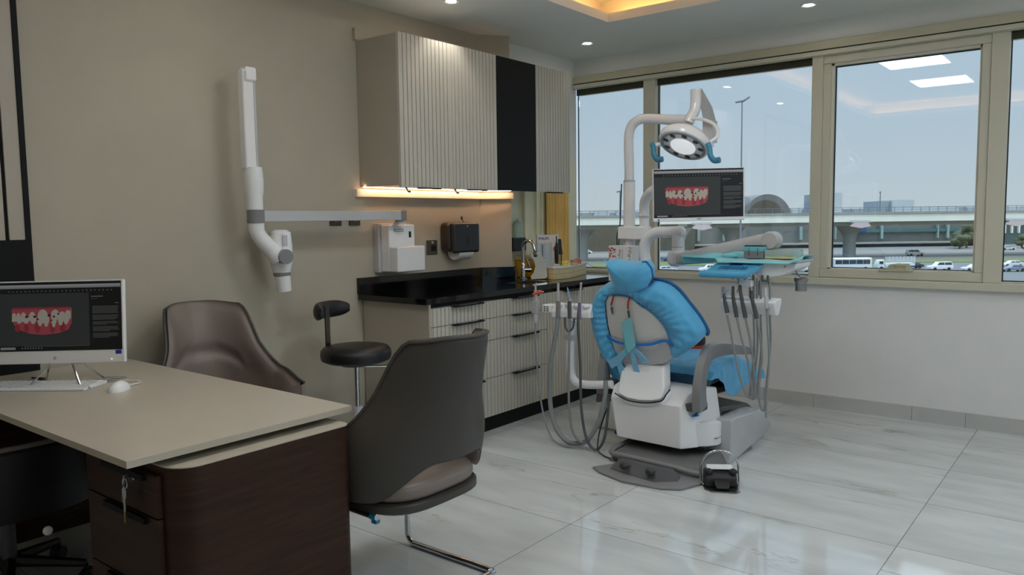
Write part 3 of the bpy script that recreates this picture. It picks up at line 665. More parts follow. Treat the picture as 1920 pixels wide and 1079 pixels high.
def all_in_one():
    R = V(cos(YAW), sin(YAW), 0)*.997+V(0, 0, -.013)
    R = (V(-3.182, 1.489, 1.179)-V(-3.577, 1.176, 1.174)).normalized()
    dn = (V(-3.171, 1.461, .847)-V(-3.182, 1.489, 1.179)).normalized(); up = -dn
    TR = V(-3.182, 1.489, 1.179); W_, H_ = .525, .336
    c = TR-R*W_/2-up*H_/2
    M = frame(c, R, up)
    t = thing('desktop_computer', 'white all-in-one computer showing a dental scan on the desk', 'computer', (c.x, c.y, .75))
    MB().box((-W_/2, -H_/2, -.022), (W_/2, H_/2, 0), M).build('housing', white_plastic, t, bevel=.004)
    MB().box((-W_/2+.006, -H_/2+.052, .0), (W_/2-.008, H_/2-.005, .0012), M).build('bezel', black_plastic, t, smooth=False)
    Ms = M @ Matrix.Translation((0, .024, .0014)); screen_mesh('screen', Ms, W_-.02, H_-.065, t, .30)
    MB().box((W_/2-.036, -H_/2+.034, 0), (W_/2-.012, -H_/2+.050, .0008), M).build('blue_sticker', mat('blue_sticker', (30, 60, 170), .4), t, smooth=False)
    MB().cyl(M @ V(-.02, -H_/2+.022, 0), M @ V(-.02, -H_/2+.022, .0008), .007, n=14).build('emblem', light_grey, t)
    MB().cyl(M @ V(.21, -H_/2+.014, 0), M @ V(.21, -H_/2+.014, .001), .003, n=10).build('power_led', mat('pinkish_led', (240, 190, 190), emit=(240, 210, 210), es=1), t)
    # wire easel stand
    st = MB(); F_ = M.to_3x3() @ V(0, 0, 1); F_.z = 0; F_.normalize(); Rh = V(R.x, R.y, 0).normalized(); b0 = V(c.x, c.y, 0)
    def pt(a, f, z): return b0+Rh*a+F_*f+V(0, 0, z)
    for s in (-1, 1):
        st.tube([pt(s*.03, -.012, .86), pt(s*.10, .055, .760), pt(s*.16, .095, .757)], .004, 8)
        st.tube([pt(s*.05, -.014, .86), pt(s*.12, -.09, .760), pt(s*.20, -.12, .757)], .004, 8)
        st.tube([pt(s*.20, -.12, .757), pt(s*.06, -.03, .757), pt(s*.16, .095, .757)], .004, 8)
    st.cyl(pt(-.06, -.013, .857), pt(.06, -.013, .857), .006)
    st.build('wire_stand', chrome, t)
    return M
AIO = all_in_one()
def keyboard():
    R = V(.80, .60, 0); U = V(-.60, .80, 0)
    # front-right (150,735px) lies at (-3.19,1.30); back-right (210,715px) at (-3.29,1.47)
    c = V(-3.40, 1.245, .7505); M = frame(c, R, U)
    t = thing('keyboard', 'slim white keyboard in front of the all-in-one computer', 'keyboard', c)
    MB().prism([(-.22, -.075), (.21, -.075), (.222, .072), (-.22, .072)], lambda x, y: M @ V(x, y, 0), lambda x, y: M @ V(x, y, .008+.04*(y+.065))).build('case', white_plastic, t, bevel=.002)
    m = MB()
    for r in range(5):
        for k in range(19):
            if r == 0 and 4 <= k <= 8: continue
            x = -.213+k*.0222; y = -.056+r*.0235; z = .008+.04*(y+.075)
            m.box((x, y, z), (x+.019, y+.019, z+.0035), M)
        if r == 0:
            m.box((-.213+4*.0222, -.056, .0088), (-.213+9*.0222-.003, -.037, .012), M)
    m.build('keys', white_gloss, t, smooth=False, merge=False)
    t = thing('mouse', 'white computer mouse right of the keyboard', 'mouse', (-3.08, 1.405, .75))
    Mm = frame((-3.085, 1.40, .7502), R, U)
    m = MB(); rings = []
    for k in range(13):
        a = -1+2*k/12; w = .031*(1-abs(a)**3.2*.9)**.5 if abs(a) < 1 else .006; hgt = .034*(1-a*a)**.5+.004
        rings.append([Mm @ V(w*cos(q), a*.055, max(0, hgt*sin(q))) for q in [pi*j/10 for j in range(11)]])
    m.rings(rings, True).build('shell', white_gloss, t)
    MB().cyl(Mm @ V(-.003, .028, .0285), Mm @ V(.003, .028, .0285), .006, n=14).build('scroll_wheel', grey_plastic, t)
    p = spline([Mm @ V(0, .055, .006), Mm @ V(.012, .085, .006), Mm @ V(.02, .125, .004), Mm @ V(-.01, .16, .004), Mm @ V(-.08, .17, .004), Mm @ V(-.16, .19, .004)])
    MB().tube(p, .0022, 8).build('cable', white_plastic, t)
keyboard()

# ================================================================== DESK
def desk():
    t = thing('desk', 'beige desk with a thin top in front of the left wall', 'desk', (-2.98, 1.37, 0))
    MB().box((-3.83, .975, .728), (-2.132, 1.768, .75)).build('tabletop', desk_top, t, bevel=.0012)
    MB().box((-3.70, 1.66, .20), (-2.75, 1.678, .7279)).build('modesty_panel', walnut, t, smooth=False)
    MB().box((-3.82, 1.0, 0), (-3.785, 1.74, .7279)).build('end_panel', walnut, t, smooth=False)
    MB().box((-2.60, 1.14, .7045), (-2.22, 1.70, .7279)).build('spacer_rail', mat('dark_walnut', (46, 32, 26), .5), t, smooth=False)
desk()
def pedestal():
    x0, x1, y0, y1, z = -2.62, -2.075, 1.085, 1.715, .70
    t = thing('drawer_cabinet', 'dark walnut drawer cabinet with rounded corner under the desk end', 'cabinet', ((x0+x1)/2, (y0+y1)/2, 0))
    def outline(r=.08, e=0):
        o = [(x0-e, y0-e)]
        for (cx, cy, a0, r) in ((x1-.08, y0+.08, -pi/2, .08), (x1-.035, y1-.035, 0, .035)):
            o += [(cx+(r+e)*cos(a0+k*pi/2/8), cy+(r+e)*sin(a0+k*pi/2/8)) for k in range(9)]
        return o+[(x0-e, y1+e)]
    MB().prism(outline(), lambda x, y: (x, y, .02), lambda x, y: (x, y, z+.0005)).build('carcass', walnut, t, smooth=True)
    MB().prism(outline(e=.001), lambda x, y: (x, y, z+.0006), lambda x, y: (x, y, z+.004)).build('top', desk_top, t, smooth=False)
    MB().box((x0+.02, y0+.02, 0), (x1-.02, y1-.02, .0199)).build('plinth', black_panel, t, smooth=False)
    for z0, z1 in ((.03, .315), (.32, .545), (.55, .675)):
        d = MB().box((x0+.01, y0-.018, z0), (x1-.085, y0-.0005, z1)).build('drawer', walnut, t, bevel=.001)
        MB().box((x0+.14, y0-.03, z1-.022), (x0+.40, y0-.0181, z1-.004)).build('handle', black_panel, d, smooth=False)
    k = thing('key_bunch', 'two small silver keys on a ring hanging in the drawer lock', 'keys', (-2.30, 1.07, .55))
    lx, lz = -2.285, .652
    MB().cyl((lx, y0-.0185, lz), (lx, y0-.024, lz), .010).build('lock', chrome, k)
    MB().box((lx-.002, y0-.052, lz-.012), (lx+.002, y0-.0245, lz+.012)).build('inserted_key', chrome, k, bevel=.0008)
    MB().tube([(lx+.0145*cos(a), y0-.048, lz-.012+.0145*sin(a)) for a in [i*pi/10 for i in range(21)]], .0012, 6).build('ring', chrome, k)
    MB().prism([(0, 0), (.014, -.014), (.011, -.034), (.005, -.040), (.005, -.075), (-.003, -.082), (-.006, -.040), (-.013, -.032), (-.013, -.013)], lambda a, b: (lx+a-.004, y0-.050, lz-.020+b), lambda a, b: (lx+a-.004, y0-.0475, lz-.020+b)).build('hanging_key', chrome, k, smooth=False)
    MB().prism([(0, 0), (.012, -.012), (.009, -.032), (.004, -.036), (.004, -.095), (-.004, -.095), (-.005, -.036), (-.011, -.030), (-.011, -.013)], lambda a, b: (lx+a-.022, y0-.044, lz-.045+b), lambda a, b: (lx+a-.022, y0-.0415, lz-.045+b)).build('hanging_key', mat('brass', (170, 140, 80), .3, metal=1), k, smooth=False)
pedestal()
def left_closet():
    t = thing('display_cabinet', 'black framed wall panel unit with beige doors at the left edge', 'cabinet', (XW, .6, .751))
    x = XW+.001; y0, y1 = -.6, 1.39
    MB().box((x, y0, .7515), (x+.012, y1, 2.74)).build('back_panel', black_panel, t, smooth=False)
    m = MB().box((x+.012, y0, .7515), (x+.03, y1, 1.335)).box((x+.012, y0, 2.70), (x+.03, y1, 2.74)).box((x+.012, y1-.022, 1.335), (x+.03, y1, 2.70))
    m.build('frame', black_panel, t, smooth=False, merge=False)
    for a, b in ((1.305, y1-.022), (.88, 1.290), (.45, .865), (.02, .435)):
        d = MB().box((x+.012, a, 1.338), (x+.024, b-.001, 2.698)).build('door', laminate, t, smooth=False)
left_closet()

# ================================================================== CHAIRS
def shell_chair(label, loc, rz, inner, outer, tags=False, group='leather shell chairs at the desk'):
    t = thing('armchair', label, 'chair', loc, rz, group, local=True)
    def sm(a, b, x): k = max(0, min(1, (x-a)/(b-a))); return k*k*(3-2*k)
    def P(th, v, off=0):
        a = abs(th)
        top = 1.0-.03*(a/45)**2 if a < 48 else None
        zt = (.990-.012*sm(20, 50, a)) + (.665-.978)*sm(50, 86, a) - .05*sm(85, 125, a)
        zb = .545-.13*sm(18, 62, a)+.03*sm(95, 125, a)
        z = zb+(zt-zb)*v
        r = radians(th); w = .295+off; d = .275+off
        x = -d*cos(r); y = w*sin(r)
        if a > 90: x = (a-90)/35*.20; y = math.copysign(w-.015*sm(90, 125, a), th)
        k = (z-.45)
        x -= k*.21*max(0, cos(r)); y *= (1-.27*sm(.58, .82, z))*(1+.06*sm(.4, .6, z)); x += .02*sm(.55, .4, z)*0
        return (x, y, z)
    N, K = 64, 16
    def fo(u, v): return P(-125+250*u, v, .0)
    # outer shell with real thickness: outer surface plus inner padded surface, joined at rim
    m = MB(); rings = []
    for i in range(N+1):
        th = -125+250*i/N; L = []
        for j in range(K+1): L.append(V(*P(th, j/K, .018)))
        tp = V(*P(th, 1, -.005)); tp.z += .012; L.append(tp)
        rings.append(L)
    m.rings(rings, False).build('outer_shell', outer, t, sub=1)
    m = MB(); rings = []
    for i in range(N+1):
        th = -125+250*i/N; L = []
        for j in range(K+1):
            v = j/K; puff = .05*(max(0, sin(pi*v))**.5)+.012
            if abs(v-.46) < .07 and abs(th) < 46: puff -= .032*(1-abs(v-.46)/.07)
            L.append(V(*P(th, .005+.99*v, .012-puff)))
        tp = V(*P(th, 1, -.003)); tp.z += .014
        bt = V(*P(th, 0, .016)); bt.z -= .002
        rings.append([bt]+L+[tp])
    m.rings(rings, False).build('inner_cushion', inner, t, sub=1)
    # front end caps of the arms
    for s in (-1, 1):
        L1 = [V(*P(s*125, j/K, .018)) for j in range(K+1)]; L2 = [V(*P(s*125, j/K, -.04)) for j in range(K+1)]
        MB().rings([L1, [(a+b)/2+V(.022, 0, 0) for a, b in zip(L1, L2)], L2], False).build('arm_front', inner, t)
    # rim piping
    MB().tube([V(*P(-125+250*i/N, 1, .013))+V(0, 0, .006) for i in range(N+1)], .007, 8).build('piping', taupe_dark, t)
    # seat
    sq = lambda a, n: math.copysign(abs(a)**n, a)
    prof = [(.0, .455), (.86, .452), (.97, .438), (1.0, .415), (.97, .385), (.9, .375), (0, .375)]
    m = MB(); m.rings([[V(.02+.262*r*sq(cos(a), .6), .255*r*sq(sin(a), .6), z+.02) for a in [2*pi*k/36 for k in range(36)]] for r, z in prof if r > 0])
    m.build('seat_cushion', inner, t, sub=1)
    m = MB(); m.rings([[V(.02+.27*r*sq(cos(a), .6), .262*r*sq(sin(a), .6), z) for a in [2*pi*k/36 for k in range(36)]] for r, z in ((.9, .355), (1, .37), (1, .395), (.97, .40))])
    m.build('seat_pan', outer, t)
    # chrome cantilever base
    y = .235; r = .0125
    p = [(-.12, y, .35), (.14, y, .35), (.19, y, .343), (.215, y, .32), (.222, y, .28), (.222, y, .07), (.215, y, .035), (.19, y, .016), (.15, y, .0135), (-.22, y, .0135), (-.25, y-.01, .0135), (-.265, y-.035, .0135)]
    q = [(a, -b, c) for a, b, c in p[::-1]]
    MB().tube(spline(p+q, 4), r, 12).build('cantilever_base', chrome, t)
    for s in (-1, 1):
        o = MB().cyl((-.115, s*y, .35), (-.09, s*y, .35), .0135).box((-.12, s*y-.012, .325), (-.095, s*y+.006, .338)).build('blue_tape', mat('cyan_tape', (30, 150, 190), .4), t)
    return t
shell_chair('dark taupe shell chair seen from behind at the desk end', (-2.17, 2.035, 0), pi, taupe, taupe_dark)
shell_chair('light taupe shell chair facing the camera between desk and wall', (-3.37, 2.03, 0), radians(-10), taupe, taupe_dark)
def office_chair():
    t = thing('office_chair', 'black low-backed office chair tucked under the near desk edge', 'chair', (-3.33, 1.06, 0), pi, local=True)
    def P(th, v, off=0):
        a = abs(th)/70; z = .34+(.605-.02*a*a-.34)*v; r = radians(th)
        return (-(.24+off)*cos(r)-.06*v, (.34+off)*sin(r), z)
    m = MB(); N = 30
    rings = []
    for i in range(N+1):
        th = -70+140*i/N
        rings.append([V(*P(th, j/8, .02)) for j in range(9)]+[V(*P(th, 1, -.0))+V(0, 0, .012)]+[V(*P(th, 1-j/8, -.03)) for j in range(9)])
    m.rings(rings, True).build('backrest', black_leather, t)
    MB().tube([V(*P(-70+140*i/N, 1, -.005))+V(0, 0, .012) for i in range(N+1)], .012, 8).build('top_rim', mat('grey_rim', (120, 116, 112), .4), t)
    MB().box((-.22, -.24, .40), (.24, .24, .47)).build('seat', black_leather, t, bevel=.03, seg=4)
    MB().cyl((0, 0, .10), (0, 0, .40), .028).build('gas_lift', dark_grey, t)
    for k in range(5):
        a = k*2*pi/5+.25; d = V(cos(a), sin(a), 0)
        g = MB().tube([d*.03+V(0, 0, .11), d*.27+V(0, 0, .075)], [.026, .016], 8).build('leg', black_plastic, t)
        MB().cyl(d*.27+V(0, 0, .027)+d.cross(V(0, 0, 1))*.022, d*.27+V(0, 0, .027)-d.cross(V(0, 0, 1))*.022, .027).cyl(d*.27+V(0, 0, .04), d*.27+V(0, 0, .075), .008).build('caster', black_plastic, g)
    MB().sphere((-.315, -.027, .30), .017, n=14).build('lever_knob', white_gloss, t)
    return t
office_chair()
def stool():
    c = V(-3.42, 2.88, 0)
    t = thing('stool', 'black round dentist stool with small curved backrest by the wall', 'stool', c)
    MB().lathe([(0, .605), (.17, .607), (.195, .62), (.201, .645), (.197, .672), (.18, .69), (.12, .70), (0, .703)], c, n=48).build('seat', black_leather, t)
    MB().lathe([(.0, .585), (.09, .585), (.095, .604), (0, .604)], c).build('seat_plate', dark_grey, t)
    m = MB().cyl(c+V(0, 0, .33), c+V(0, 0, .586), .0145); m.build('piston', chrome, t)
    MB().lathe([(.025, .11), (.026, .33), (.029, .332), (.029, .345), (.0, .345)], c).build('gas_lift', light_grey, t)
    MB().tube([c+V(.03, .01, .578), c+V(.14, .14, .572), c+V(.17, .17, .570)], [.005, .005, .004], 8).build('lever', chrome, t)
    # backrest bar and pad on the wall side
    d = V(-.72, .05, 0).normalized(); s_ = V(-d.y, d.x, 0)
    d = V(-.62, -.25, 0).normalized(); s_ = V(-d.y, d.x, 0)
    Mb = frame(c+d*.185, s_, (0, 0, 1))
    MB().tube([c+d*.05+V(0, 0, .59), c+d*.16+V(0, 0, .592), c+d*.205+V(0, 0, .64)], .012, 8).box((-.023, .62, -.012), (.023, .92, .0-.004), Mb).build('back_bar', steel, t)
    rr = []
    for k in range(21):
        a = radians(-62+124*k/20); R_ = .17
        p = c+d*(.185+.04-R_+R_*cos(a)+.0)+s_*(R_*sin(a)); nrm = (d*cos(a)+s_*sin(a)); e_ = 1-(abs(k-10)/10)**5*.6
        q = c+d*(.205)+s_*(R_*1.05*sin(a))-d*(R_*(1-cos(a)))*1.0
        rr.append([q+nrm*(.028*cos(b)*e_)+V(0, 0, .895+.050*sin(b)*e_) for b in [2*pi*j/14 for j in range(14)]])
    MB().rings(rr).build('backrest', black_leather, t)
    for k in range(5):
        a = k*2*pi/5; q = V(cos(a), sin(a), 0)
        g = MB().tube([c+q*.03+V(0, 0, .11), c+q*.25+V(0, 0, .075)], [.024, .014], 8).build('leg', alu, t)
        MB().cyl(c+q*.25+V(0, 0, .026)+q.cross(V(0, 0, 1))*.02, c+q*.25+V(0, 0, .026)-q.cross(V(0, 0, 1))*.02, .026).cyl(c+q*.25+V(0, 0, .04), c+q*.25+V(0, 0, .075), .007).build('caster', black_plastic, g)
stool()

# ================================================================== DENTAL UNIT
def resample(poly, c, n=72):
    """radial resample of an outline around c"""
    out = []
    for k in range(n):
        a = 2*pi*k/n; d = (cos(a), sin(a)); best = None
        for i in range(len(poly)):
            (x1, y1), (x2, y2) = poly[i], poly[(i+1) % len(poly)]
            ex, ey = x2-x1, y2-y1; den = d[0]*ey-d[1]*ex
            if abs(den) < 1e-9: continue
            t = ((x1-c[0])*ey-(y1-c[1])*ex)/den; u = ((x1-c[0])*d[1]-(y1-c[1])*d[0])/den
            if t > 0 and -1e-6 <= u <= 1+1e-6: best = t if best is None else max(best, t)
        out.append((c[0]+d[0]*best, c[1]+d[1]*best))
    return out
BN = V(0, 1, .3).normalized()
def BPT(x, z, d=0):          # point on the tilted back plane, d>0 towards the patient side
    return V(x, 4.12-.3*(z-.35), z)+BN*d
COVER = [(-2.422, 1.006), (-2.484, .938), (-2.523, .852), (-2.536, .767), (-2.520, .649), (-2.488, .555), (-2.441, .505), (-2.349, .500), (-2.20, .56), (-2.028, .590), (-1.944, .631), (-1.853, .706), (-1.825, .749), (-1.868, .833), (-1.971, .974), (-2.037, 1.016), (-2.204, 1.031)]
def chaikin(p, n=2):
    for _ in range(n): p = [((1-t)*a[0]+t*b[0], (1-t)*a[1]+t*b[1]) for a, b in zip(p, p[1:]+p[:1]) for t in (.25, .75)]
    return p
COVER = chaikin(COVER)
PANEL = [(-2.399, .955), (-2.418, .793), (-2.405, .659), (-2.371, .577), (-2.22, .59), (-2.064, .609), (-2.014, .679), (-2.016, .752), (-2.050, .819), (-2.118, .884), (-2.172, .906), (-2.216, .958), (-2.303, .966)]
PANEL = chaikin(PANEL, 1)
def dental_chair():
    t = thing('dental_chair', 'white and grey dental chair with blue protective covers, seen from behind', 'dental chair', (-2.05, 4.2, 0))
    # floor plate and base housing
    plate = [(-2.30, 3.615), (-2.22, 3.555), (-2.05, 3.50), (-1.83, 3.52), (-1.74, 3.57), (-1.695, 3.70), (-1.70, 3.80), (-1.80, 3.80), (-2.0, 3.79), (-2.22, 3.76)]
    MB().prism(plate, lambda x, y: (x, y, 0), lambda x, y: (x, y, .012)).build('foot_plate', grey_plastic, t, bevel=.004)
    MB().hull([V(-2.20, 3.63, .012), V(-1.90, 3.575, .012), V(-1.80, 3.66, .012), V(-1.82, 3.74, .012), V(-2.2, 3.74, .012), V(-2.18, 3.69, .055), V(-1.90, 3.66, .055), V(-1.86, 3.73, .05), V(-2.18, 3.73, .055)]).build('pedal_ramp', dark_grey, t, bevel=.006)
    for x, y in ((-2.09, 3.605), (-1.93, 3.60)):
        k = MB().cyl((x, y+.05, .045), (x+.005, y-.005, .055), .009).build('pedal_stem', dark_grey, t)
        MB().sphere((x, y-.005, .058), .024, (1.15, .9, .9), 16).build('pedal_knob', mat('dark_knob', (58, 58, 60), .4), k)
    MB().hull([V(-2.30, 3.78, .0), V(-1.74, 3.78, .0), V(-1.72, 4.5, 0), V(-2.4, 4.5, 0), V(-2.27, 3.84, .05), V(-1.78, 3.84, .05), V(-1.76, 4.5, .09), V(-2.38, 4.5, .09)]).build('base_plate', mat('base_grey', (112, 112, 112), .45), t, bevel=.008)
    MB().tube(spline([(-2.30, 4.05, .06), (-2.31, 3.90, .055), (-2.29, 3.80, .05), (-2.20, 3.775, .05), (-1.95, 3.775, .045), (-1.78, 3.775, .035), (-1.735, 3.80, .02)], 5), .016, 10).build('base_rim', grey_plastic, t)
    # right-hand housing: pale angular box
    MB().hull([V(-2.1, 4.13, 0), V(-1.71, 4.13, 0), V(-1.765, 4.78, 0), V(-2.1, 4.78, 0), V(-1.71, 4.78, .09), V(-1.705, 4.62, .222), V(-1.70, 4.17, .262), V(-1.705, 4.13, .25), V(-1.79, 4.13, .25), V(-1.85, 4.62, .222), V(-2.1, 4.78, .1)]).build('base_housing', light_grey, t, bevel=.008)
    MB().hull([V(-1.84, 4.28, .25), V(-2.25, 4.28, .25), V(-2.25, 4.80, .16), V(-1.80, 4.70, .20), V(-1.84, 4.30, .28), V(-2.25, 4.30, .28), V(-2.25, 4.76, .24), V(-1.82, 4.66, .235)]).build('bellows_cover', dark_grey, t, bevel=.01)
    # lift body
    MB().hull([V(-2.315, 3.906, .112), V(-1.906, 3.898, .108), V(-1.80, 4.04, .112), V(-1.80, 4.25, .112), V(-2.40, 4.25, .112), V(-2.40, 4.05, .112),
               V(-2.365, 3.915, .345), V(-1.915, 3.915, .345), V(-1.90, 3.98, .405), V(-2.375, 3.97, .405), V(-2.36, 4.07, .432), V(-1.885, 4.10, .432), V(-1.86, 4.28, .40), V(-2.40, 4.25, .42), V(-1.86, 4.05, .30)]).build('lift_body', white_plastic, t, bevel=.010, seg=3)
    MB().hull([V(-1.93, 3.915, .112), V(-1.80, 4.02, .112), V(-1.762, 4.085, .112), V(-1.762, 4.125, .112), V(-1.762, 4.125, .24), V(-1.765, 4.085, .245), V(-1.82, 4.01, .25), V(-1.93, 3.95, .25), V(-1.95, 4.26, .25), V(-1.95, 4.26, .112)]).build('side_skirt', white_plastic, t, bevel=.006)
    MB().box((-1.94, 4.06, .155), (-1.7605, 4.124, .158)).build('skirt_seam', grey_plastic, t, smooth=False)
    MB().box((-2.38, 3.99, .10), (-1.80, 4.25, .115)).build('shadow_gap', dark_gap, t, smooth=False)
    MB().hull([V(-2.235, 3.905, .385), V(-2.185, 3.905, .385), V(-2.235, 3.925, .412), V(-2.185, 3.925, .412), V(-2.21, 3.90, .40)]).build('bright_badge', chrome, t) if False else None
    # backrest shell: stem, flare and panel
    STEM = [(-2.313, 4.010, .530), (-2.334, 3.973, .484), (-2.312, 3.895, .374), (-2.246, 3.886, .354), (-2.162, 3.884, .350), (-2.080, 3.887, .358), (-2.026, 3.894, .373), (-2.022, 3.93, .43), (-2.036, 3.957, .458), (-2.070, 4.02, .545)]
    MB().rings([[V(*p) for p in STEM], [V(p[0], p[1]+.09, p[2]+.02) for p in STEM]]).build('backrest_stem', white_plastic, t, bevel=.014, seg=3)
    MB().tube(spline([(-2.322, 3.893, .375), (-2.246, 3.884, .349), (-2.162, 3.882, .344), (-2.08, 3.885, .353), (-2.018, 3.894, .372), (-2.000, 3.91, .405), (-1.99, 3.94, .43)], 4), .004, 6).build('stem_edge_line', dark_gap, t)
    FL = [(-2.405, .700), (-2.39, .62), (-2.334, .515), (-2.20, .54), (-2.071, .566), (-1.993, .612), (-2.035, .72)]
    MB().prism(FL, lambda x, z: BPT(x, z, -.045-.0), lambda x, z: BPT(x, z, .02)).build('lumbar_shell', light_grey, t, bevel=.012, seg=3)
    c = (-2.21, .78); o = resample(PANEL, c, 72); rings = []
    for s_, d in ((1.06, .03), (1.05, -.012), (.95, -.036), (.7, -.046), (.35, -.05), (.02, -.052)): rings.append([BPT(c[0]+(x-c[0])*s_, c[1]+(z-c[1])*s_, d) for x, z in o])
    MB().rings(rings).build('backrest_panel', mat('back_shell_grey', (222, 221, 218), .4, var=.01), t)
    MB().box((-2.285, 3.905, .972), (-2.205, 3.93, .984)).build('headrest_slot', dark_grey, t, smooth=False)
    # armrests
    arm = [(-1.835, 3.995, .335), (-1.835, 3.985, .42), (-1.835, 4.00, .50), (-1.835, 4.035, .58), (-1.83, 4.10, .635), (-1.80, 4.22, .640), (-1.77, 4.36, .620), (-1.745, 4.50, .595)]
    def flatbar(pts, w, h):
        P = spline(pts, 6); rings = []
        for i, p in enumerate(P):
            d = (P[min(i+1, len(P)-1)]-P[max(i-1, 0)]).normalized(); sd = V(1, .15, 0); sd = (sd-d*sd.dot(d)).normalized(); up = sd.cross(d)
            f = i/(len(P)-1); hh = h*(1.35-.95*f)
            rings.append([p+sd*w*sx+up*hh*sz for sx, sz in ((-.8, -1), (.8, -1), (1, -.7), (1, .7), (.8, 1), (-.8, 1), (-1, .7), (-1, -.7))])
        return MB().rings(rings)
    flatbar(arm, .028, .050).build('armrest', grey_plastic, t)
    MB().box((-1.93, 3.95, .315), (-1.815, 4.06, .36)).build('armrest_bracket', dark_grey, t, bevel=.008)
    MB().box((-1.863, 3.93, .447), (-1.807, 4.05, .4485)).build('armrest_seam', dark_gap, t, smooth=False) if False else None
    flatbar([(-2.475, 4.02, .34), (-2.475, 4.02, .45), (-2.475, 4.04, .55), (-2.475, 4.10, .63), (-2.475, 4.2, .63), (-2.475, 4.33, .61)], .026, .045).build('armrest', grey_plastic, t)
    MB().hull([V(-2.50, 3.96, .28), V(-2.40, 3.96, .30), V(-2.40, 4.1, .30), V(-2.50, 4.1, .28), V(-2.49, 3.97, .42), V(-2.40, 3.97, .42), V(-2.40, 4.1, .42), V(-2.49, 4.1, .42)]).build('armrest_bracket', dark_grey, t, bevel=.008)
    # seat cushion
    rings = []
    for y, xa, xb, z0, z1 in ((4.15, -2.34, -1.92, .40, .47), (4.18, -2.38, -1.89, .385, .500), (4.24, -2.40, -1.88, .385, .512), (4.45, -2.41, -1.88, .39, .530), (4.60, -2.40, -1.88, .40, .53), (4.78, -2.39, -1.89, .36, .47), (4.98, -2.36, -1.90, .315, .37)):
        xc, w, zc, h = (xa+xb)/2, (xb-xa)/2, (z0+z1)/2, (z1-z0)/2
        rings.append([V(xc+w*math.copysign(abs(cos(a))**.45, cos(a)), y, zc+h*math.copysign(abs(sin(a))**.6, sin(a))) for a in [2*pi*k/32 for k in range(32)]])
    MB().rings(rings).build('seat_cushion', teal_uph, t)
    MB().hull([V(-2.40, 4.15, .345), V(-1.90, 4.15, .345), V(-1.90, 4.9, .30), V(-2.38, 4.9, .30), V(-2.36, 4.15, .39), V(-1.92, 4.15, .39), V(-1.92, 4.9, .335), V(-2.36, 4.9, .335)]).build('seat_pan', dark_grey, t, bevel=.01)
    # backrest cushion (patient side)
    oc = resample(COVER, (-2.2, .78), 72); c2 = (-2.2, .78)
    rings = [[BPT(c2[0]+(x-c2[0])*s_, c2[1]+(z-c2[1])*s_, d) for x, z in oc] for s_, d in ((.9, .0), (.965, .012), (.97, .07), (.93, .095), (.5, .10), (.02, .10))]
    MB().rings(rings).build('backrest_cushion', teal_uph, t)
    # headrest pad
    MB().sphere((-2.205, 3.93, 1.06), .1, (1.15, .55, .72), 20).build('headrest_pad', teal_uph, t)
    MB().tube([(-2.245, 3.965, .93), (-2.24, 3.95, 1.03)], .018, 10).build('headrest_post', steel, t)
    return t
dental_chair()
def nz(p, s, seed=0): return noise.noise(Vector((p[0]*s+seed, p[1]*s, p[2]*s)))
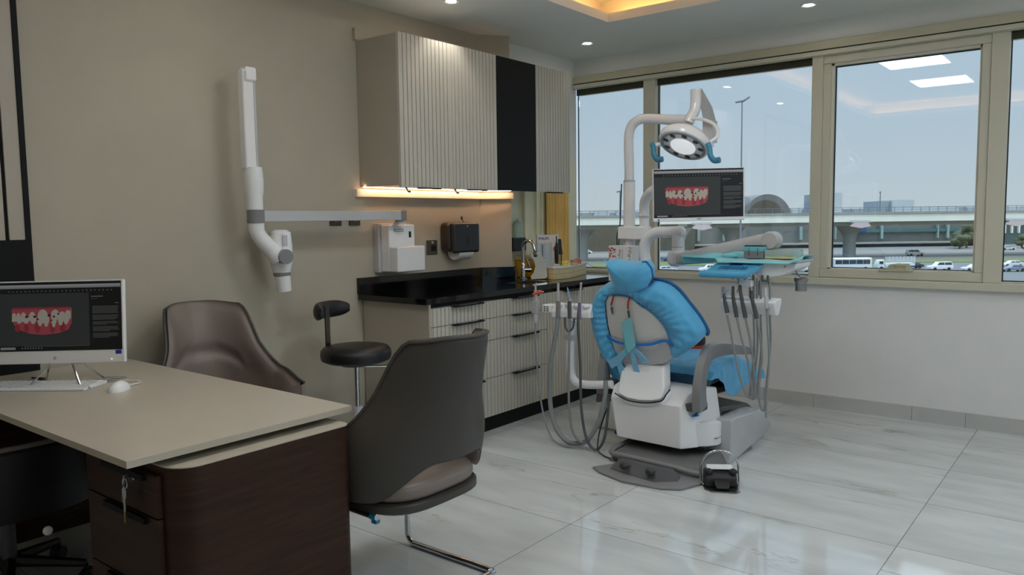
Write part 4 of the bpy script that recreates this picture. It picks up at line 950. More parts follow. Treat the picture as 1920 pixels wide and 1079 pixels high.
def covers():
    # backrest cover: gathered ring wrapped over the edges of the backrest
    t = thing('backrest_cover', 'sky blue disposable cover gathered round the dental chair backrest', 'cover', (-2.2, 3.95, .5))
    n = 180; c = (-2.21, .78); oo = resample(COVER, c, n); ii = resample(PANEL, c, n); rings = []
    sel = list(range(int(n*314/360), n))+list(range(0, int(n*243/360)))
    AA = [2*pi*q/n for q in sel]; oo = [oo[q] for q in sel]; ii = [ii[q] for q in sel]; LN = len(sel)
    sc_ = lambda f: [(c[0]+(x-c[0])*f, c[1]+(z-c[1])*f) for x, z in oo]
    def ring(pts, d, amp=.0, seed=0): return [BPT(x, z, d+amp*nz((x, z, 0), 14, seed)) for x, z in pts]
    rings.append(ring(sc_(.80), .118)); rings.append(ring(sc_(.95), .112, .01)); rings.append(ring(sc_(1.005), .095, .006)); rings.append(ring(sc_(1.02), .06, .012, 3)); rings.append(ring(sc_(1.012), .02, .012, 5))
    K = 9
    for k in range(K+1):
        u = k/K; L = []
        for q, ((x1, z1), (x2, z2)) in enumerate(zip(oo, ii)):
            x = x1+(x2-x1)*u; z = z1+(z2-z1)*u; w = math.hypot(x1-x2, z1-z2)
            a = AA[q]; en = min(1, (q+1)/9, (LN-q)/9)
            h = .012+.045*en*sin(pi*min(1, u*.92+.06))*min(1, w/.08)
            h += .010*sin(a*37+6*nz((x, z, 0), 6))*u*(1-u*.4)+.012*nz((x, z, u), 16, 9)
            L.append(BPT(x, z, -h-.01))
        rings.append(L)
    rings.append([BPT(x, z, -.036) for x, z in ii])
    MB().rings(rings, False, False).build('fabric', blue_film, t, sub=1)
    # dark gathered seam along the far edge
    MB().tube(spline([BPT(c[0]+(x-c[0])*1.028, c[1]+(z-c[1])*1.028, .065) for x, z in ((-1.84, .72), (-1.83, .75), (-1.868, .833), (-1.92, .905), (-1.971, .974), (-2.037, 1.016), (-2.12, 1.026))], 6), .009, 8).build('edge_seam', mat('deep_blue_seam', (34, 98, 148), .6), t)
    # tie band with bow
    def ribbon(pts, w, name, m_, thick=.002, upv=(0, 0, 1)):
        P = spline(pts, 6); rings = []
        for i, p in enumerate(P):
            d = (P[min(i+1, len(P)-1)]-P[max(i-1, 0)]).normalized(); s_ = BN.cross(d).normalized(); ww = w[0]+(w[1]-w[0])*i/(len(P)-1) if isinstance(w, tuple) else w
            rings.append([p+s_*ww-BN*thick, p+s_*ww+BN*thick, p-s_*ww+BN*thick, p-s_*ww-BN*thick])
        return MB().rings(rings).build(name, m_, t)
    D = -.066
    ribbon([BPT(-2.45, .715, -.03), BPT(-2.40, .70, -.05), BPT(-2.334, .686, D), BPT(-2.235, .680, D), BPT(-2.12, .695, D), BPT(-2.027, .722, -.06), BPT(-1.985, .69, -.055), BPT(-1.965, .645, -.06)], .0085, 'tie_band', blue_tape)
    for pts, w in (([(-2.25, .665), (-2.205, .635), (-2.17, .60), (-2.165, .585)], (.012, .022)), ([(-2.25, .67), (-2.24, .60), (-2.235, .55), (-2.225, .505)], (.012, .020)),
                   ([(-2.25, .672), (-2.31, .62), (-2.36, .575), (-2.41, .55)], (.012, .03)), ([(-2.33, .61), (-2.345, .56), (-2.335, .52), (-2.325, .50)], (.012, .026))):
        ribbon([BPT(x, z, D-.008-.004*i) for i, (x, z) in enumerate(pts)], w, 'tie_end', mat('translucent_blue_film', (134, 200, 236), .5, alpha=.92), .003)
    # left side loose cloth sag
    m = MB(); rr = []
    for k in range(17):
        u = k/16; p = BPT(-2.50+.17*u, .66-.17*sin(pi*min(1, u*1.0))**1-.06*u, -.02); w = .03+.02*sin(pi*u)
        rr.append([p+V(.6*cos(a)*w, -.5*cos(a)*w*.6, sin(a)*w) for a in [2*pi*j/14 for j in range(14)]])
    m.rings(rr).build('loose_fold', blue_film, t)
    # headrest cover
    t2 = thing('headrest_cover', 'sky blue elastic cap over the dental chair headrest', 'cover', (-2.2, 3.9, .97))
    HP = [(-2.352, 1.155), (-2.335, 1.10), (-2.325, 1.05), (-2.322, .99), (-2.285, .968), (-2.196, .972), (-2.11, 1.01), (-2.075, 1.06), (-2.075, 1.11), (-2.10, 1.148), (-2.168, 1.142), (-2.24, 1.135), (-2.306, 1.145)]
    c = (-2.20, 1.06); o = resample(HP, c, 80); rings = []
    def hp(x, z, d): return V(x, 3.87-.3*(z-1.06), z)+BN*d
    for s_, d in ((.03, -.062), (.3, -.062), (.6, -.055), (.85, -.038), (.97, -.015), (1.0, .012), (.98, .05), (.9, .09), (.7, .12), (.3, .135), (.03, .138)):
        rings.append([hp(c[0]+(x-c[0])*s_, c[1]+(z-c[1])*s_, d+.014*nz((x*s_, z*s_, d), 13, 2)*min(1, s_*1.5)) for x, z in o])
    MB().rings(rings).build('cap', blue_film, t2, sub=1)
    MB().tube([hp(c[0]+(x-c[0])*1.0, c[1]+(z-c[1])*1.0, .022) for x, z in o[-14:]+o[:12]], .006, 8).build('elastic_edge', MATS['deep_blue_seam'], t2)
    m = MB(); 
    m.rings([[hp(-2.36, 1.165, -.01), hp(-2.30, 1.12, -.03), hp(-2.30, 1.135, .02)], [hp(-2.352, 1.16, -.012), hp(-2.29, 1.10, -.05), hp(-2.28, 1.13, .03)]]).build('corner_peak', blue_film, t2)
    # seat and leg covers
    t3 = thing('legrest_cover', 'crumpled sky blue cover over the seat and leg rest', 'cover', (-2.14, 4.5, .3))
    rings = []
    SEC = [(4.16, .475, .46), (4.19, .515, .455), (4.25, .527, .45), (4.33, .538, .40), (4.42, .553, .315), (4.50, .562, .295), (4.60, .552, .315), (4.70, .515, .335), (4.80, .480, .342), (4.90, .435, .335), (5.0, .395, .318), (5.03, .36, .33)]
    P = []
    for (a, b) in zip(SEC, SEC[1:]):
        for k in range(4): P.append(tuple(a[i]+(b[i]-a[i])*k/4 for i in range(3)))
    P.append(SEC[-1])
    for y, zt_, zb_ in P:
        L = []
        for k in range(49):
            u = k/48
            x0_, x1_ = -2.44, -1.845
            drop = .12
            if u < drop: s_ = u/drop; x = x0_-.004; z = zb_+(zt_-.02-zb_)*s_
            elif u > 1-drop: s_ = (1-u)/drop; x = x1_+.004; z = zb_+(zt_-.02-zb_)*s_
            else:
                s_ = (u-drop)/(1-2*drop); x = x0_+(x1_-x0_)*s_; z = zt_-.02*(abs(2*s_-1))**6
            w = .013*nz((x*1.2, y, z), 14, 4)+.007*nz((x*1.5, y, z), 34, 7)
            L.append(V(x+w*(1 if x > -1.9 else .2), y, z+max(-.003, w)+.006))
        rings.append(L)
    MB().rings(rings, False, False).build('fabric', blue_film, t3, sub=1, solid=.0015)
    MB().tube(spline([(-1.865, 4.04, .43), (-1.845, 4.02, .39), (-1.84, 4.0, .35), (-1.835, 3.985, .325), (-1.85, 3.975, .30), (-1.865, 3.97, .29), (-1.83, 3.965, .30)], 5), .006, 6, flat=2.0).build('elastic_tie', blue_tape, t3)
covers()
def bib():
    t = thing('bib_chain', 'red bib cord with two metal clips hanging behind the headrest', 'clip cord', BPT(-2.28, .85, -.06))
    cd = mat('red_cord', (176, 40, 46), .5)
    for pts in ([(-2.320, .970), (-2.330, .945), (-2.345, .915)], [(-2.215, .965), (-2.228, .935), (-2.236, .90)]):
        P = [BPT(x, z, -.062) for x, z in pts]
        MB().tube(spline(P, 5), .0055, 8).build('cord', cd, t)
        e_ = P[-1]; x, z = pts[-1]
        MB().prism([(0, .005), (.007, -.02), (.004, -.055), (-.004, -.058), (-.007, -.02)], lambda a, b: BPT(x+a, z+b, -.066), lambda a, b: BPT(x+a, z+b, -.060)).build('clip', dark_grey, t, smooth=False)
        MB().sphere(BPT(x, z-.01, -.068), .005, n=10).build('rivet', chrome, t)
    t = thing('bib', 'folded turquoise paper bib clipped to the back of the dental chair', 'bib', BPT(-2.25, .60, -.07))
    M_ = MB().prism([(-2.283, .815), (-2.222, .852), (-2.210, .845), (-2.212, .68), (-2.262, .635), (-2.275, .65)], lambda x, z: BPT(x, z, -.085), lambda x, z: BPT(x, z, -.081)).build('front_sheet', cyan_paper, t, smooth=False)
    MB().prism([(-2.285, .815), (-2.255, .83), (-2.245, .66), (-2.29, .605), (-2.288, .70)], lambda x, z: BPT(x, z, -.080), lambda x, z: BPT(x, z, -.077)).build('folded_sheet', mat('darker_cyan_paper', (92, 190, 192), .7), t, smooth=False)
bib()
def seat_gadget():
    c = V(-2.18, 4.60, .555)
    t = thing('round_case', 'round black and orange case lying on the dental chair seat', 'case', c)
    MB().lathe([(0, 0), (.085, 0), (.09, .01), (.09, .03), (0, .03)], c, n=30).build('orange_base', orange_pl, t)
    MB().lathe([(.092, .031), (.094, .04), (.094, .07), (.088, .08), (.070, .084), (.068, .078), (0, .078)], c, n=30).build('lid', black_plastic, t)
seat_gadget()

def unit_post():
    t = thing('unit_post', 'white post of the dental unit with curved lamp and screen arms', 'post', (-2.56, 4.45, 0))
    x, y = -2.544, 4.45
    MB().box((x-.20, y-.10, 0), (x+.035, y+.22, .34)).build('water_box', white_plastic, t, bevel=.02, seg=3)
    MB().box((x-.07, y-.07, .34), (x+.035, y+.09, 1.0)).build('column', white_plastic, t, bevel=.02, seg=3)
    MB().cyl((x, y, 1.0), (x, y, 1.64), .0375, n=28).build('lower_pole', white_gloss, t)
    MB().tube([(x, y, 1.64)]+spline([(x, y, 1.70), (x-.004, y, 1.90), (x+.012, y, 1.978), (x+.06, y, 2.018), (x+.13, y, 2.024), (x+.30, y-.02, 2.0), (x+.43, y-.05, 1.985)], 8), .031, 22).build('lamp_arm', white_gloss, t)
    MB().lathe([(.0385, 0), (.0385, .012), (.032, .014)], (x, y, 1.63)).build('pole_joint', light_grey, t)
    MB().hull([V(x-.045+.12*k+dx, y+dy, z) for k in (0, 1) for dx, dy in ((-.01, -.06), (.03, -.07), (.06, -.05), (.06, .05), (-.01, .05)) for z in (1.262, 1.345)]).build('collar', white_gloss, t, bevel=.01, seg=3)
    MB().tube(spline([(x+.115, y-.01, 1.27), (x+.115, y-.01, 1.42), (x+.125, y-.03, 1.485), (x+.165, y-.07, 1.53), (x+.25, y-.13, 1.57), (x+.40, y-.19, 1.575)], 6), .031, 20).build('screen_arm', white_gloss, t)
    MB().lathe([(.035, 0), (.035, .012), (.030, .014)], (x+.115, y-.01, 1.40)).build('arm_joint', light_grey, t)
    # delivery arm: elbow, horizontal piece and drop
    P = spline([(x+.14, y-.03, 1.10), (x+.125, y-.03, 1.20), (x+.15, y-.03, 1.27), (x+.21, y-.03, 1.305), (x+.29, y-.03, 1.308), (x+.375, y-.03, 1.311)], 8)
    MB().tube(P, .036, 22).sphere((x+.375, y-.03, 1.311), .036, n=20).build('delivery_elbow', white_gloss, t)
    MB().cyl((x+.355, y-.03, 1.30), (x+.355, y-.03, 1.19), .034, n=24).build('drop_tube', white_plastic, t)
    MB().lathe([(.0345, 0), (.0345, .003)], (x+.355, y-.03, 1.215)).build('drop_seam', grey_plastic, t)
    MB().lathe([(.0, -.05), (.035, -.047), (.05, -.03), (.055, 0), (.05, .03), (.035, .047), (0, .05)], (x+.355, y-.04, 1.148), (0, 1, 0)).build('pivot_ball', white_plastic, t)
    MB().tube(spline([(x-.06, y-.02, 1.35), (x-.075, y-.03, 1.28), (x-.06, y-.05, 1.16), (x-.07, y-.06, 1.09), (x-.04, y-.06, 1.07), (x-.045, y-.06, 1.2), (x-.05, y-.03, 1.4), (x-.04, y-.03, 1.62)], 5), .004, 6).build('black_cable', black_plastic, t)
    # tissue box on its shelf
    b = thing('tissue_box', 'white tissue box with red flower print on the unit post', 'tissue box', (x+.045, y-.13, 1.0))
    MB().box((x-.045, y-.185, 1.002), (x+.125, y-.10, 1.225)).build('carton', paper, b, bevel=.002)
    m = MB(); rnd = random.Random(5)
    for k in range(46):
        fx = x-.042+.045*rnd.random()**1.0; fz = 1.01+.20*rnd.random(); r = .003+.0045*rnd.random()
        m.lathe([(0, 0), (r, 0), (r, .0006), (0, .0006)], (fx+.012*(1-(fz-1.0)/.2), y-.1852-k*.00001, fz), (0, -1, 0), n=8, mi=k % 3)
    m.build('flower_print', [mat('print_red', (186, 44, 50), .6), mat('print_orange', (206, 124, 70), .6), mat('print_brown', (130, 66, 60), .6)], b, smooth=False, merge=False)
    Mt = frame((x+.035, y-.1856, 1.165), (0, 0, 1), (-1, 0, 0))
    text('Al Fine', .026, Mt, mat('print_grey', (90, 86, 92), .6), b)
    m = MB().box((x+.055, y-.1856, 1.11), (x+.0575, y-.1852, 1.20)).build('small_print', MATS['print_grey'], b, smooth=False)
    Mt = frame((x+.102, y-.1856, 1.165), (0, 0, 1), (-1, 0, 0))
    text('الفاين', .03, Mt, MATS['print_grey'], b)
    MB().hull([V(x+.065, y-.185, 1.02), V(x+.12, y-.185, 1.01), V(x+.075, y-.22, 1.10), V(x+.06, y-.20, 1.13), V(x+.12, y-.20, 1.05), V(x+.07, y-.19, 1.02)]).build('tissue', mat('soft_tissue', (236, 236, 236), .9), b)
    # lamp
    t = thing('operating_lamp', 'oval white operating lamp with blue-sleeved handles', 'lamp', (-2.085, 4.3, 1.83))
    c = V(-2.085, 4.30, 1.845)
    up = V(.10, .36, 1).normalized()          # axis pointing up-back, face looks down to the camera side
    up = V(.10, .62, 1).normalized()
    MB().lathe([(.02, .065), (.075, .060), (.125, .045), (.152, .015), (.155, -.01), (.148, -.028), (.139, -.032)], c, up, 48).build('housing', white_gloss, t)
    MB().lathe([(.1395, -.030), (.135, -.034), (.07, -.026), (.0, -.026)], c, up, 48).build('lamp_face', mat('lamp_face_grey', (150, 154, 156), .3), t)
    MB().lathe([(.078, -.027), (.074, -.040), (.050, -.048), (0, -.049)], c, up, 40).build('centre_lens', mat('lens_added_glow', (240, 242, 244), .2, emit=(236, 240, 244), es=.55), t)  # glow added to the lens in place of light falling on it
    u_ = up.orthogonal().normalized(); u_ = V(1, 0, 0); u_ = (u_-up*u_.dot(up)).normalized(); w_ = up.cross(u_)
    m = MB()
    for k in range(9):
        a = 2*pi*k/9+.3; q = c+(u_*cos(a)+w_*sin(a))*.107-up*.033
        Mq = frame(q, -u_*sin(a)+w_*cos(a), u_*cos(a)+w_*sin(a))
        m.lathe([(0, -.002), (.014, -.002), (.014, .004), (0, .004)], q, up, 14, sx=1.3)
    m.build('led_reflectors', mat('dark_reflector', (84, 88, 90), .2, metal=.5), t, merge=False)
    for s in (-1, 1):
        e0 = c+u_*s*.15+V(0, 0, -.01); e1 = c+u_*s*.185+V(0, -.02, -.022)
        MB().tube([e0, e1], .014, 12).build('handle_bracket', white_plastic, t)
        P = spline([e1+V(-.02, -.01, .01), e1+V(-.005, -.02, -.02), e1+V(.005*1, -.03, -.06), e1+V(.03, -.035, -.088), e1+V(.065, -.035, -.088)], 6)
        MB().tube(P, [.015]*len(P), 12, flat=1.2).build('handle', mat('blue_sleeve', (62, 140, 172), .4), t)
    yk = spline([c+u_*.165+V(0, 0, -.0), c+u_*.20+V(0, .02, .035), c+u_*.175+V(0, .05, .095), c+u_*.09+V(0, .06, .135), c+V(0, .06, .14), c+V(-.03, .06, .13)], 8)
    MB().tube(yk, .010, 12).build('yoke', white_gloss, t)
    MB().tube(spline([c+V(-.01, .07, .12), c+V(-.0, .08, .15), c+V(.02, .09, .19), c+V(.022, .10, .24), c+V(.022, .10, .315)], 8), .032, 22).build('neck', white_gloss, t)
    MB().tube([c+V(.03, .12, .315), c+V(.075, .14, .20), c+V(.10, .15, .08)], [.022, .035, .04], 4).build('spring_arm', mat('shaded_plastic', (178, 182, 184), .35), t)
    MB().box(c+V(.07, .09, -.005), c+V(.135, .16, .125)).build('arm_block', light_grey, t, bevel=.004)
    l = bpy.data.objects.get('none')
    # monitor
    cor = [V(-2.154, 4.023, 1.672), V(-1.740, 4.352, 1.683), V(-1.722, 4.332, 1.379), V(-2.127, 4.012, 1.379)]
    R_ = ((cor[1]-cor[0])+(cor[2]-cor[3])).normalized(); U_ = ((cor[0]-cor[3])+(cor[1]-cor[2])).normalized(); cc = sum(cor, V(0, 0, 0))/4
    # lean the top towards the viewer
    M = frame(cc, R_, U_); M = M @ Matrix.Rotation(radians(4), 4, 'X'); W_, H_ = .525, .300
    t = thing('monitor', 'white-framed monitor with a dental scan mounted on the dental unit', 'monitor', cc-V(0, 0, .15))
    MB().box((-W_/2, -H_/2, -.03), (W_/2, H_/2, 0), M).build('housing', white_plastic, t, bevel=.003)
    MB().box((-W_/2+.004, -H_/2+.020, 0), (W_/2-.009, H_/2-.004, .001), M).build('bezel', black_plastic, t, smooth=False)
    screen_mesh('screen', M @ Matrix.Translation((-.002, .008, .0012)), W_-.017, H_-.028, t)
    text('ASUS', .011, M @ Matrix.Translation((.0, -H_/2+.011, .0008)), mat('dark_print', (50, 52, 56), .5), t)
    MB().cyl(M @ V(-W_/2+.03, -H_/2+.009, 0), M @ V(-W_/2+.03, -H_/2+.009, .001), .005, n=12).build('blue_badge', MATS['blue_sticker'], t)
    MB().box((-.05, -.05, -.05), (.05, .05, -.0301), M).build('mount', light_grey, t, bevel=.004)
    MB().tube([M @ V(-.06, .0, -.07), M @ V(0, 0, -.05)], .022, 12).build('mount_neck', white_plastic, t)
unit_post()

def delivery():
    t = thing('instrument_tray', 'swing-arm instrument tray with blue cloth and keypad film', 'tray', (-1.7, 4.35, 1.07))
    # long tapering arm
    rings = []
    for u in [k/14 for k in range(15)]:
        x = -2.15+.59*u; zt_ = 1.182+.135*u**1.0; zb_ = 1.112+.105*u
        if u > .9: q = (u-.9)/.1; zt_ -= .05*q*q; zb_ += .02*q*q
        h = (zt_-zb_)/2; zc = (zt_+zb_)/2; w = .034+.012*u
        rings.append([V(x, 4.36+w*math.copysign(abs(cos(a))**.7, cos(a)), zc+h*math.copysign(abs(sin(a))**.7, sin(a))) for a in [2*pi*k/24 for k in range(24)]])
    MB().rings(rings).build('long_arm', light_grey, t)
    MB().lathe([(0, -.05), (.045, -.048), (.052, -.03), (.052, .03), (.045, .048), (0, .05)], (-1.575, 4.36, 1.262), (0, 1, 0)).build('arm_head', light_grey, t)
    MB().box((-1.60, 4.34, 1.15), (-1.55, 4.38, 1.25)).build('arm_stem', light_grey, t, bevel=.008)
    # tray body: shallow top plate and wedge underside
    MB().box((-1.86, 4.22, 1.145), (-1.385, 4.50, 1.160)).build('top_plate', light_grey, t, bevel=.005)
    MB().prism([(-1.80, 1.144), (-1.39, 1.144), (-1.40, 1.115), (-1.47, 1.075), (-1.56, 1.055), (-1.60, 1.06), (-1.66, 1.10)], lambda x, z: (x, 4.235, z), lambda x, z: (x, 4.475, z)).build('control_body', white_plastic, t, bevel=.01, seg=3)
    MB().sphere((-1.455, 4.232, 1.125), .004, n=8).build('screw', dark_grey, t)
    # keypad with blue film and handle
    kp = MB().hull([V(-1.86, 4.10, 1.098), V(-1.60, 4.10, 1.098), V(-1.85, 4.24, 1.138), V(-1.57, 4.24, 1.138), V(-1.86, 4.10, 1.078), V(-1.60, 4.10, 1.078), V(-1.85, 4.24, 1.11), V(-1.58, 4.24, 1.11)]).build('keypad', mat('glossy_blue_film', (84, 178, 222), .2, coat=.5, var=.06), t, bevel=.005)
    m = MB(); Mk = frame((-1.72, 4.165, 1.1175), (1, 0, 0), (0, 1, .285))
    for r in range(3):
        for k in range(8): m.box((-.075+k*.0205, -.035+r*.018, 0), (-.061+k*.0205, -.025+r*.018, .003), Mk)
    m.build('keys', mat('blue_keys', (40, 116, 160), .4), kp, smooth=False, merge=False)
    MB().box((-.035, .035, 0), (.035, .05, .004), Mk).build('display', mat('navy_display', (20, 40, 110), .2), kp, smooth=False)
    MB().tube([(-1.875, 4.075, 1.083), (-1.60, 4.075, 1.083)], .019, 16).build('handle', MATS['glossy_blue_film'], t)
    MB().cyl((-1.8765, 4.075, 1.083), (-1.8755, 4.075, 1.083), .009, n=12).build('handle_hole', dark_gap, t)
    MB().box((-1.86, 4.085, 1.06), (-1.60, 4.12, 1.072)).build('underside_lip', light_grey, t, bevel=.003)
    # rods below the tray and holder
    rods = MB()
    for pts in ([(-1.715, 4.2, 1.07), (-1.705, 4.2, 1.05), (-1.70, 4.2, 1.00), (-1.71, 4.2, .975)], [(-1.637, 4.2, 1.07), (-1.635, 4.2, .93)], [(-1.585, 4.2, .965), (-1.583, 4.2, 1.035), (-1.575, 4.2, 1.045), (-1.535, 4.2, 1.042), (-1.528, 4.2, 1.03), (-1.522, 4.2, .95)]):
        rods.tube(spline(pts, 4), .005, 8)
    rods.build('hanger_rods', steel, t)
    m = MB()
    for x in (-1.73, -1.70, -1.66, -1.61, -1.56, -1.53): m.cyl((x, 4.18, 1.078), (x, 4.18, 1.05), .0065, n=10)
    m.build('hose_ports', dark_grey, t, merge=False)
    h = MB().prism([(-.02, -.045), (-.055, .03), (-.03, .042), (.055, .046), (.06, .02), (.02, -.045)], lambda y, z: (-1.79, 4.20+y, .903+z), lambda y, z: (-1.478, 4.20+y, .903+z)).build('handpiece_holder', white_plastic, t, bevel=.008, seg=3)
    for k in range(5):
        x = -1.765+k*.063
        MB().tube([(x, 4.155, .933), (x, 4.25, .94)], .019, 12, flat=.35).build('groove', light_grey, h)
    MB().box((-1.83, 4.25, .90), (-1.80, 4.27, 1.0)).build('side_paddle', white_plastic, t, bevel=.012)
    MB().box((-1.69, 4.16, 1.01), (-1.61, 4.22, 1.05)).build('swivel_block', white_plastic, t, bevel=.01)
    # handpieces and hoses
    HS = [([(-1.768, .965), (-1.762, .937), (-1.745, .86)], [(-1.748, .85), (-1.725, .76), (-1.705, .66), (-1.665, .50), (-1.632, .41), (-1.602, .393), (-1.594, .43)]),
          ([(-1.720, 1.01), (-1.712, .95), (-1.690, .84)], [(-1.690, .84), (-1.665, .74), (-1.625, .60), (-1.597, .45), (-1.584, .395), (-1.572, .42)]),
          ([(-1.678, 1.02), (-1.668, .97), (-1.640, .84)], [(-1.640, .84), (-1.612, .72), (-1.592, .60), (-1.578, .45), (-1.590, .39), (-1.612, .40)]),
          ([(-1.612, .99), (-1.604, .95), (-1.575, .84)], [(-1.575, .84), (-1.556, .74), (-1.545, .62), (-1.558, .45), (-1.545, .345), (-1.526, .345), (-1.520, .45)]),
          ([(-1.535, 1.01), (-1.528, .97), (-1.522, .90)], [(-1.522, .90), (-1.515, .80), (-1.504, .635), (-1.512, .45), (-1.516, .315), (-1.512, .30)])]
    for k, (hp_, ho) in enumerate(HS):
        P = spline([(x, 4.150 if i else 4.165, z) for i, (x, z) in enumerate(hp_)], 5)
        MB().tube(P, [.007+.005*(i/(len(P)-1)) for i in range(len(P))], 12).build('handpiece', dark_grey if k < 4 else light_grey, t)
        MB().tube(spline([(x, 4.150, z) for x, z in ho], 6), .0065, 10).build('hose', hose_m, t)
        if k < 4:
            MB().tube(spline([(ho[-1][0], 4.15, ho[-1][1]), (ho[-1][0]+.012, 4.18, ho[-1][1]+.25), (ho[-1][0]+.002, 4.19, .86), (ho[-1][0]-.0, 4.19, 1.06)], 6), .006, 8).build('return_hose', hose_m, t)
    MB().tube([(-1.76, 4.15, .955), (-1.745, 4.14, .985), (-1.735, 4.14, .99)], .004, 8).build('syringe_tip', mat('pale_blue_tip', (150, 190, 220), .3), t)
    # blue cloth laid over the tray
    t2 = thing('tray_cloth', 'turquoise paper cloth over the instrument tray and arm', 'cloth', (-1.7, 4.3, 1.15))
    def f(u, v):
        x = -2.10+.745*u; ztop = 1.1615
        edge = max(0, (.12-v)/.12)
        z = ztop - .020*edge + .003*sin(u*19+v*5)*(1-edge)
        if u < .36: z = ztop + .002
        y = 4.200+.305*v+ (.10*(1-u/.36)*(1-v) if u < .36 else 0)
        z += .022*max(0, (u-.90)/.1)
        if v < .12: y += .0
        return (x, y-.004, z)
    MB().grid(f, 60, 16).build('sheet', cyan_paper, t2, solid=.0016)
    rings = []
    for u in [k/24 for k in range(25)]:
        x = -2.11+.42*u; zt_ = 1.172+.030*u+.004*sin(u*17); zb_ = 1.112+.038*u
        rings.append([V(x, 4.316+.004*sin(u*23), zb_), V(x, 4.312, (zt_+zb_)/2), V(x, 4.318, zt_)])
    MB().rings(rings, False, False).build('arm_wrap', cyan_paper, t2, solid=.002)
    MB().sphere((-1.80, 4.30, 1.175), .03, (1.6, .6, .6), 12).build('bunched_fold', cyan_paper, t2)
    # sterile box and clear organiser
    t3 = thing('instrument_box', 'small grey and turquoise box with black printed top on the tray', 'box', (-1.63, 4.27, 1.166))
    MB().box((-1.685, 4.225, 1.1665), (-1.575, 4.29, 1.205)).build('body', grey_plastic, t3, bevel=.002)
    MB().box((-1.686, 4.224, 1.2052), (-1.574, 4.291, 1.232)).build('lid', mat('turquoise_lid', (110, 190, 200), .4), t3, bevel=.002)
    m = MB()
    for k in range(9): m.box((-1.683+k*.012, 4.228+.02*(k % 2), 1.2322), (-1.674+k*.012, 4.262+.012*(k % 3), 1.238))
    m.build('burs', black_plastic, t3, smooth=False, merge=False)
    for x in (-1.655, -1.605): MB().box((x-.002, 4.2225, 1.19), (x+.002, 4.2238, 1.222)).sphere((x, 4.2225, 1.188), .004, n=8).build('hinge', dark_grey, t3)
    t4 = thing('organiser', 'clear yellowish plastic organiser holding instruments at tray end', 'organiser', (-1.49, 4.32, 1.166))
    MB().box((-1.568, 4.23, 1.1665), (-1.405, 4.38, 1.178)).build('base', mat('pale_yellow_plastic', (206, 204, 140), .4), t4, bevel=.002)
    m = MB().box((-1.568, 4.23, 1.178), (-1.405, 4.233, 1.215)).box((-1.568, 4.377, 1.178), (-1.405, 4.38, 1.218)).box((-1.408, 4.233, 1.178), (-1.405, 4.377, 1.215)).box((-1.568, 4.233, 1.178), (-1.565, 4.377, 1.215)).box((-1.50, 4.3, 1.178), (-1.42, 4.303, 1.20))
    m.build('walls', mat('hazy_clear_plastic', (190, 214, 206), .15, alpha=.45), t4, smooth=False, merge=False)
    m = MB()
    for k in range(7): m.tube([(-1.555+k*.012, 4.25, 1.183), (-1.545+k*.012, 4.33, 1.200)], .0025, 6)
    m.box((-1.47, 4.25, 1.179), (-1.425, 4.28, 1.188)).build('instruments', steel, t4, merge=False)
    # cup
    t5 = thing('steel_cup', 'dark steel spittoon cup hanging right of the instrument tray', 'cup', (-1.405, 4.35, .985))
    c = V(-1.405, 4.35, .985)
    MB().lathe([(0, 0), (.029, 0), (.031, .004), (.031, .045), (.038, .058), (.038, .072), (.034, .074), (.028, .06), (.027, .01), (0, .01)], c).build('bowl', steel, t5)
    MB().lathe([(.0315, .046), (.033, .048), (.0315, .05)], c).build('ring', chrome, t5)
    MB().tube([c+V(0, 0, .07), c+V(-.02, 0, .09), c+V(-.035, 0, .12)], .005, 8).build('hanger', steel, t5)
delivery()

